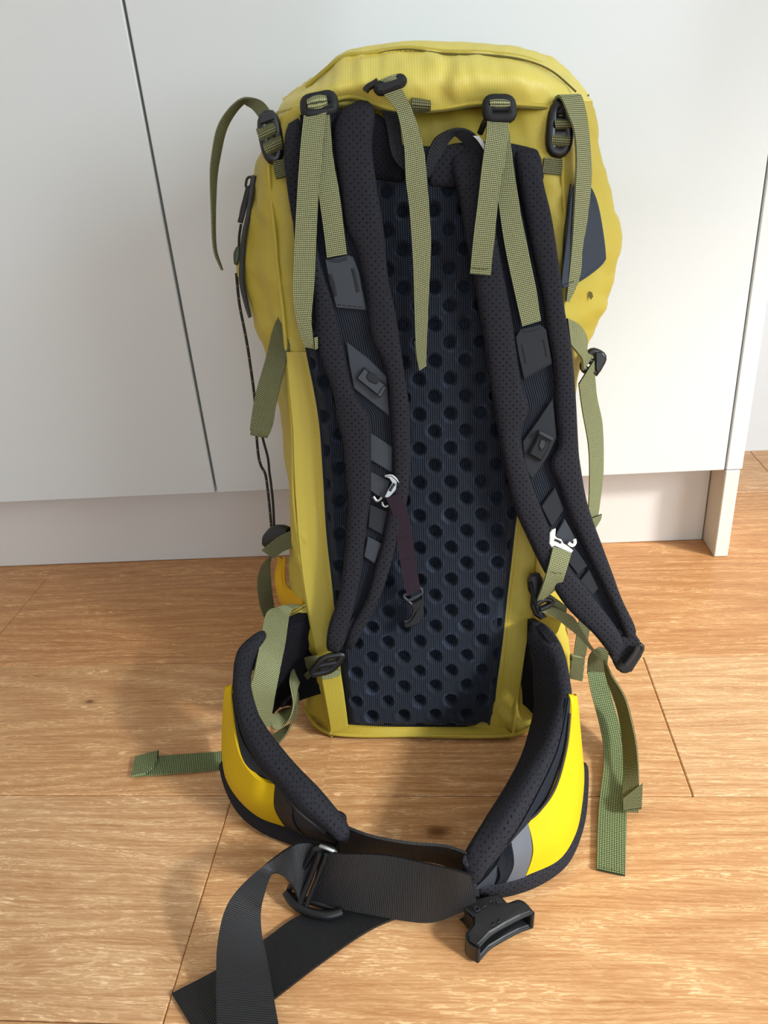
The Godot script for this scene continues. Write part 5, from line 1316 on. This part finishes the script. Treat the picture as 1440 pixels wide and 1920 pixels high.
	sheet("inner_band", [[Vector3(13.38,10.46,11.68),Vector3(12.29,8.53,14.49),Vector3(10.94,6.88,16.9),Vector3(8.2,4.41,20.36),Vector3(6.36,2.47,21.72)], [Vector3(13.75,9.7,11.49),Vector3(12.82,7.07,14.68),Vector3(11.33,5.01,17.53),Vector3(9.67,3.66,19.04),Vector3(8.43,2.9,19.41)]], 0.3, mats.ribbed_strap, r, 5, 40)
	tube("band_edge", [Vector3(13.35,9.47,12.86),Vector3(12.51,7.51,15.4),Vector3(11.01,5.53,18.31),Vector3(9.43,4.29,19.79),Vector3(8.26,3.61,20.31)], 0.13, mats.cord, r, 40)
	pad("trim", [Vector3(16.42,0.49,6.53),Vector3(16.41,-0.32,7.38),Vector3(15.93,-1.02,9.43),Vector3(14.79,-1.91,13.04),Vector3(13.05,-2.76,16.37),Vector3(11.28,-3.26,18.17),Vector3(8.67,-3.69,19.53),Vector3(5.86,-3.8,20.3),Vector3(3.79,-3.64,20.56)], [Vector3(16.04,1.26,7.56),Vector3(15.75,0.96,8.79),Vector3(15.05,0.33,11.41),Vector3(14.01,-0.58,14.23),Vector3(12.33,-1.35,17.24),Vector3(10.72,-1.59,18.86),Vector3(8.01,-1.73,20.23),Vector3(5.62,-1.9,20.94),Vector3(3.57,-1.68,21.35)], 1.0, mats.mesh, r, 70, Vector3(0.4, 0.4, 1))
	pad("tip_binding", [Vector3(2.72,1.69,21.73),Vector3(3.02,-0.69,21.38),Vector3(3.49,-3.71,21.23)], [Vector3(3.41,1.25,21.98),Vector3(3.9,-1.09,21.55),Vector3(4.33,-3.64,21.08)], 1.2, mats.mesh, r, 24, Vector3(0, 0.5, 1))
	# stabiliser webbing, left: down from the tab, round a loop and out under the wing
	var s := part("belt_webbing", pack, "pale olive stabilizer webbing looping over the left belt wing")
	sheet("webbing", [[Vector3(-12.36,15.36,-0.5),Vector3(-13.43,15.62,-0.5)]+[Vector3(-14.46,16.05,1),Vector3(-15.62,15.57,0.62),Vector3(-16.06,15.12,1.57),Vector3(-16.26,13.65,3.44),Vector3(-16.46,12.37,5.4),Vector3(-16.65,11.09,7.32),Vector3(-16.91,10.2,8.04),Vector3(-16.77,7.64,8.02),Vector3(-16.12,5.72,7.56)], [Vector3(-12.05,15.43,-0.3),Vector3(-12.74,15.44,-0.3)]+[Vector3(-13.22,15.75,1.22),Vector3(-13.42,15.46,1.53),Vector3(-13.54,15.11,2.14),Vector3(-13.73,13.32,4.04),Vector3(-14.22,11.02,5.01),Vector3(-14.9,8.37,5.25),Vector3(-15.38,6.43,4.64),Vector3(-15.75,4.97,4.2),Vector3(-15.87,3.94,4.22)]], 0.2, mats.olive, s, 6, 60)
	sheet("webbing_loop", [[Vector3(-9.82,10.52,2),Vector3(-11.04,10.79,2)]+[Vector3(-12.74,8.99,-1.45),Vector3(-13.69,8.27,-0.74),Vector3(-13.98,7.42,0.63),Vector3(-13.73,6.23,1.4),Vector3(-13.58,5.13,1.72),Vector3(-14.05,3.53,1.89),Vector3(-15.07,2.42,2.03),Vector3(-15.72,3.14,3.26),Vector3(-15.88,4.52,3.93)], [Vector3(-9.99,9.72,1.6),Vector3(-10.92,9.38,1.6)]+[Vector3(-12.61,6.67,-2.52),Vector3(-13.29,5.97,-1.86),Vector3(-13.59,5.25,-1),Vector3(-13.77,4.09,-0.49),Vector3(-14.15,3.2,-0.71),Vector3(-14.89,2.79,-1.75),Vector3(-15.67,3.09,-0.51),Vector3(-15.82,3.98,1.82),Vector3(-15.77,5.21,3.62)]], 0.2, mats.olive, s, 6, 70)
	sheet("webbing_lower", [[Vector3(-10.58,9.77,1.4),Vector3(-11.28,9.35,1.4)]+[Vector3(-13.12,6.14,-2.56),Vector3(-13.76,4.67,-1.63),Vector3(-13.99,2.58,-0.65),Vector3(-14.65,0.95,0.05),Vector3(-15.7,-0.06,1.08),Vector3(-16.79,-0.82,2.37)], [Vector3(-10.75,8.81,1.2),Vector3(-11.23,8.45,1.2)]+[Vector3(-13.04,4.8,-3.4),Vector3(-13.56,3.43,-2.47),Vector3(-14.08,1.51,-1.38),Vector3(-15.39,0.73,-0.94),Vector3(-16.61,0.14,-0.4),Vector3(-18.15,-0.57,1.01)]], 0.2, mats.olive_dark, s, 6, 50)
	sheet("webbing_tail", [[Vector3(-18.83,-0.7,0.55),Vector3(-21.69,-0.9,0.87),Vector3(-25.29,-1.09,0.96),Vector3(-29.03,-1.27,0.96),Vector3(-31.58,-1.39,0.99)], [Vector3(-18.42,-1.29,3.21),Vector3(-21.21,-1.47,3.43),Vector3(-25.28,-1.69,3.55),Vector3(-29.59,-1.91,3.65),Vector3(-31.15,-1.99,3.68)]], 0.2, mats.green, s, 6, 40)
	plate("webbing_hem", [Vector3(-31.51,-1.22,1.16),Vector3(-29.1,-0.94,0.42),Vector3(-28.88,-1.22,1.68),Vector3(-29.03,-1.51,2.89),Vector3(-29.61,-1.73,3.74),Vector3(-31.09,-1.86,3.99)], 0.2, mats.green, s, 0.05, Vector3(0, 1, 0.1))
	# stabiliser webbing, right: out of the buckle, down to the floor and folded back
	var t := part("belt_webbing", pack, "green stabilizer webbing falling to the floor right of the belt")
	sheet("webbing", [[Vector3(13.16,16.19,2.5),Vector3(14.93,15.25,2.3),Vector3(16.1,14.43,2.1),Vector3(17.17,12.62,1.8),Vector3(18.35,10.72,1.4),Vector3(19.65,9.1,1)], [Vector3(12.53,15.44,2.5),Vector3(13.9,14.74,2.3),Vector3(15.24,13.57,2.1),Vector3(16.63,12.27,1.8),Vector3(18.02,10.61,1.4),Vector3(19.6,8.92,1)]], 0.2, mats.olive, t, 5, 40)
	sheet("webbing_upper", [[Vector3(13.3,17.29,2.2),Vector3(14.34,16.42,1.8),Vector3(15.4,15.41,1.4)], [Vector3(13.16,15.94,2),Vector3(14.16,15.32,2),Vector3(15.18,14.59,2)]], 0.2, mats.olive, t, 5, 12)
	sheet("webbing_tail", [[Vector3(19.15,9.97,2.96),Vector3(19.53,8,2.67),Vector3(20.25,5.9,3.02),Vector3(20.76,4.06,3.53),Vector3(20.75,2.23,5.21),Vector3(20.08,0.7,8.15),Vector3(19.07,-0.42,11.47),Vector3(18.72,-0.87,12.91)], [Vector3(18.98,10.35,3.51),Vector3(19.77,8.69,3.72),Vector3(20.85,6.84,4.86),Vector3(21.32,4.74,6.01),Vector3(21.44,2.97,7.5),Vector3(21.18,1.41,9.31),Vector3(20.62,-0.06,11.54),Vector3(20.08,-0.79,13.24)]], 0.2, mats.olive_dark, t, 6, 50)
	sheet("webbing_hem", [[Vector3(18.98,-0.33,11.94),Vector3(18.69,-0.8,13.02)], [Vector3(21.23,0.49,10.63),Vector3(20.48,-0.58,12.89)]], 0.45, mats.olive_dark, t, 4, 8)
	sheet("webbing_fold", [[Vector3(18.45,6.72,-0.9),Vector3(18.16,8.98,0.39),Vector3(18.61,10,0.49),Vector3(19.41,10.14,0.03)], [Vector3(20.51,6.3,-0.88),Vector3(20.28,8.6,0.22),Vector3(20.29,9.57,0.45),Vector3(20.25,10.12,0.3)]], 0.2, mats.olive_dark, t, 5, 16)
	sheet("webbing_long", [[Vector3(18.39,7.19,-0.72),Vector3(18.56,5.32,0.26),Vector3(18.97,2.79,2.42),Vector3(19.01,1.09,4.46),Vector3(18.4,-0.03,6.95),Vector3(16.74,-1.51,11.7),Vector3(14.98,-3.15,18)], [Vector3(20.34,6.83,-0.57),Vector3(20.69,4.84,1.02),Vector3(21.06,2.52,3.13),Vector3(21.07,1.09,4.86),Vector3(20.63,0.03,7.13),Vector3(19.4,-1.43,11.89),Vector3(17.32,-3.22,18.79)]], 0.2, mats.green, t, 6, 60)
	stitch_row("stitching", [Vector3(15.08,-2.92,17.93),Vector3(16.18,-2.95,18.27),Vector3(17.25,-2.99,18.66)], 0.3, 0.06, mats.olive, t, Vector3(0, 1, 0))


func hip_webbing() -> void:
	var w := part("waist_webbing", pack, "wide black waist webbing lying in loops on the floor")
	sheet("webbing_back", [[Vector3(-7.62,2.2,18.31),Vector3(-4.99,1.85,19.45),Vector3(-1.83,1.79,20.37),Vector3(1.27,1.81,20.9),Vector3(3.07,1.7,21.75)], [Vector3(-8.06,-1.71,16.9),Vector3(-4.09,-1.86,17.03),Vector3(-0.65,-1.9,17.87),Vector3(1.2,-1.62,18.83),Vector3(2.68,-1.43,20.07)]], 0.25, mats.black_web, w, 6, 50)
	sheet("webbing_front", [[Vector3(-9.27,0.56,19.73),Vector3(-7.55,0.89,20.41),Vector3(-3.76,1.13,21.03),Vector3(-0.65,1.22,22.16),Vector3(1.73,1.15,22.97),Vector3(3.22,0.6,22.97)], [Vector3(-10.61,-4.26,19.86),Vector3(-7.72,-4.18,20.98),Vector3(-5.13,-4.22,21.68),Vector3(-1.37,-4.09,22.76),Vector3(0.5,-3.84,22.96),Vector3(2.11,-3.14,22.95),Vector3(3.8,-2.57,22.56)]], 0.25, mats.black_web, w, 6, 50)
	sheet("webbing_floor", [[Vector3(-2.18,-4.17,20.3),Vector3(-4.04,-4.41,20.49),Vector3(-10.66,-4.94,20.59),Vector3(-14.27,-5.64,22.87),Vector3(-17.82,-6.34,25.19),Vector3(-21.1,-6.88,26.88)], [Vector3(-0.82,-4.31,21.18),Vector3(-4.95,-4.91,22.48),Vector3(-9.05,-5.87,24.94),Vector3(-12.75,-6.68,27.7),Vector3(-15.16,-7.2,29.47),Vector3(-17.51,-7.68,31.07)]], 0.25, mats.black_web, w, 6, 50)
	sheet("webbing_loop", [[Vector3(-9.63,0.55,18.8),Vector3(-10.82,0.88,18.91),Vector3(-11.76,1.11,19.53),Vector3(-12.76,1.65,21.43),Vector3(-14.51,1.2,23.03),Vector3(-16.04,0.31,24.33),Vector3(-16.85,-0.93,25.1),Vector3(-17.22,-2.75,26.23),Vector3(-17.19,-4.23,27.33),Vector3(-16.73,-6.4,30.12),Vector3(-16.18,-7.4,32.34)], [Vector3(-11.38,-4,20.39),Vector3(-11.64,-3.02,20.51),Vector3(-11.93,-1.69,20.93),Vector3(-12.52,-0.4,21.44),Vector3(-13.16,0.81,22.77),Vector3(-13.68,-0.1,24.38),Vector3(-13.9,-1.24,24.82),Vector3(-13.72,-2.57,25.73),Vector3(-13.11,-4.02,27.23),Vector3(-12.02,-6.23,30.36),Vector3(-11.19,-7.22,32.58)]], 0.25, mats.black_web, w, 6, 80)
	var sl := part("slider", w, "black plastic slider on the waist webbing")
	buckle_frame("slider_frame", [Vector3(-9.62,1.17,19.68),Vector3(-7.98,0.64,19.65),Vector3(-7.64,-4.47,20.95),Vector3(-12.73,-4.02,19.3)], 0.28, mats.plastic, sl, [], 0.9, Vector3(0, 0.6, 0.8), 0.9)
	tube("slider_bar", [Vector3(-9.42,0.78,20.08),Vector3(-10.36,-1.63,20.12),Vector3(-11.38,-4,20.39)], 0.28, mats.plastic, sl, 10)
	tube("slider_bar", [Vector3(-8.85,0.75,20.33),Vector3(-9.78,-1.66,20.36),Vector3(-10.8,-4.14,20.63)], 0.2, mats.plastic, sl, 10)
	tube("slider_lip", [Vector3(-12.64,-3.65,19.48),Vector3(-11.87,-4.21,20.27),Vector3(-10.51,-4.51,20.96),Vector3(-8.91,-4.52,21.36),Vector3(-7.63,-4.32,21.19)], 0.42, mats.plastic, sl, 24)
	tube("slider_pin", [Vector3(-9.43,1.17,19.74),Vector3(-8.87,1.06,19.89),Vector3(-8.23,0.76,19.95)], 0.22, mats.metal, sl, 8)
	# open socket half of the waist buckle
	var b := part("waist_buckle", w, "black plastic socket of the waist buckle, mouth towards the camera")
	var top := [Vector3(2.37,-2.84,22.57),Vector3(3.37,-2.54,22.34),Vector3(5.64,-2.17,22.09),Vector3(6.02,-2.37,22.6),Vector3(6.35,-2.51,22.82),Vector3(7.29,-2.49,22.49),Vector3(7.81,-2.54,22.81),Vector3(8.29,-2.86,23.42),Vector3(7.23,-2.98,23.73),Vector3(5.96,-3.17,24.3),Vector3(4.56,-3.41,25.03),Vector3(3.51,-3.69,26.03),Vector3(2.87,-3.61,25.56),Vector3(2.75,-3.39,25.01),Vector3(3.33,-3.12,24.41),Vector3(3.4,-2.97,23.77),Vector3(3.01,-2.87,23.28)]
	var m := mb()
	put_plate(m, top, 0.3, 0.12, Vector3(0, 1, 0.2))
	commit("socket_top", m, mats.plastic, b)
	var low := []
	for p in top:
		low.append(p - Vector3(0, 1.65, 0.35))
	plate("socket_base", low, 0.3, mats.plastic, b, 0.1, Vector3(0, 1, 0.2))
	var rim := mb()
	put_tube(rim, [top[7] + Vector3(0, 0.1, 0), top[8], top[9], top[10], top[11] + Vector3(0, 0.1, 0)], 0.17, 24)
	put_tube(rim, [low[7], low[8], low[9], low[10], low[11]], 0.17, 24)
	put_tube(rim, [top[7], low[7]], 0.2, 4)
	put_tube(rim, [top[11], low[11]], 0.2, 4)
	commit("socket_rim", rim, mats.plastic_matte, b)
	var wall := mb()
	put_sheet(wall, rows_of([top.slice(11, 17), low.slice(11, 17)], 4, 30), 0.3)
	put_sheet(wall, rows_of([top.slice(2, 8), low.slice(2, 8)], 4, 30), 0.3)
	commit("socket_wall", wall, mats.plastic, b)
	var back := []
	for k in [16, 0, 1, 2]:
		back.append(top[k].lerp(top[9], 0.12))
	var back_low := []
	for p in back:
		back_low.append(p - Vector3(0, 1.6, 0.3))
	sheet("socket_back", [back, back_low], 0.3, mats.plastic, b, 3, 12)
	var marks := mb()
	put_tube(marks, rounded([Vector3(3.46,-2.38,23.25),Vector3(3.82,-2.34,23.13),Vector3(3.96,-2.41,23.47),Vector3(3.59,-2.46,23.64)], 0.3), 0.05, 0, true, 1.0, Vector3(0, 1, 0), true)
	put_tube(marks, [Vector3(4.16,-2.36,23.29),Vector3(4.53,-2.3,23.13)], 0.05, 4, false, 1.0, Vector3(0, 1, 0))
	put_tube(marks, [Vector3(4.83,-2.23,22.86),Vector3(5.12,-2.17,22.68),Vector3(5.17,-2.24,22.98)], 0.05, 8, false, 1.0, Vector3(0, 1, 0))
	put_tube(marks, rounded([Vector3(5.39,-2.15,22.65),Vector3(5.67,-2.12,22.57),Vector3(5.72,-2.19,22.87),Vector3(5.43,-2.23,22.99)], 0.2), 0.05, 0, true, 1.0, Vector3(0, 1, 0), true)
	put_tube(marks, [Vector3(4.77,-2.83,24.77),Vector3(5.05,-2.77,24.61),Vector3(4.9,-2.74,24.41)], 0.05, 8, false, 1.0, Vector3(0, 1, 0))
	put_tube(marks, [Vector3(5.23,-2.75,24.53),Vector3(5.51,-2.7,24.36),Vector3(5.37,-2.66,24.17)], 0.05, 8, false, 1.0, Vector3(0, 1, 0))
	var mo := commit("raised_marks", marks, mats.rubber_dark, b)
	mo.set_meta("kind", "stuff")
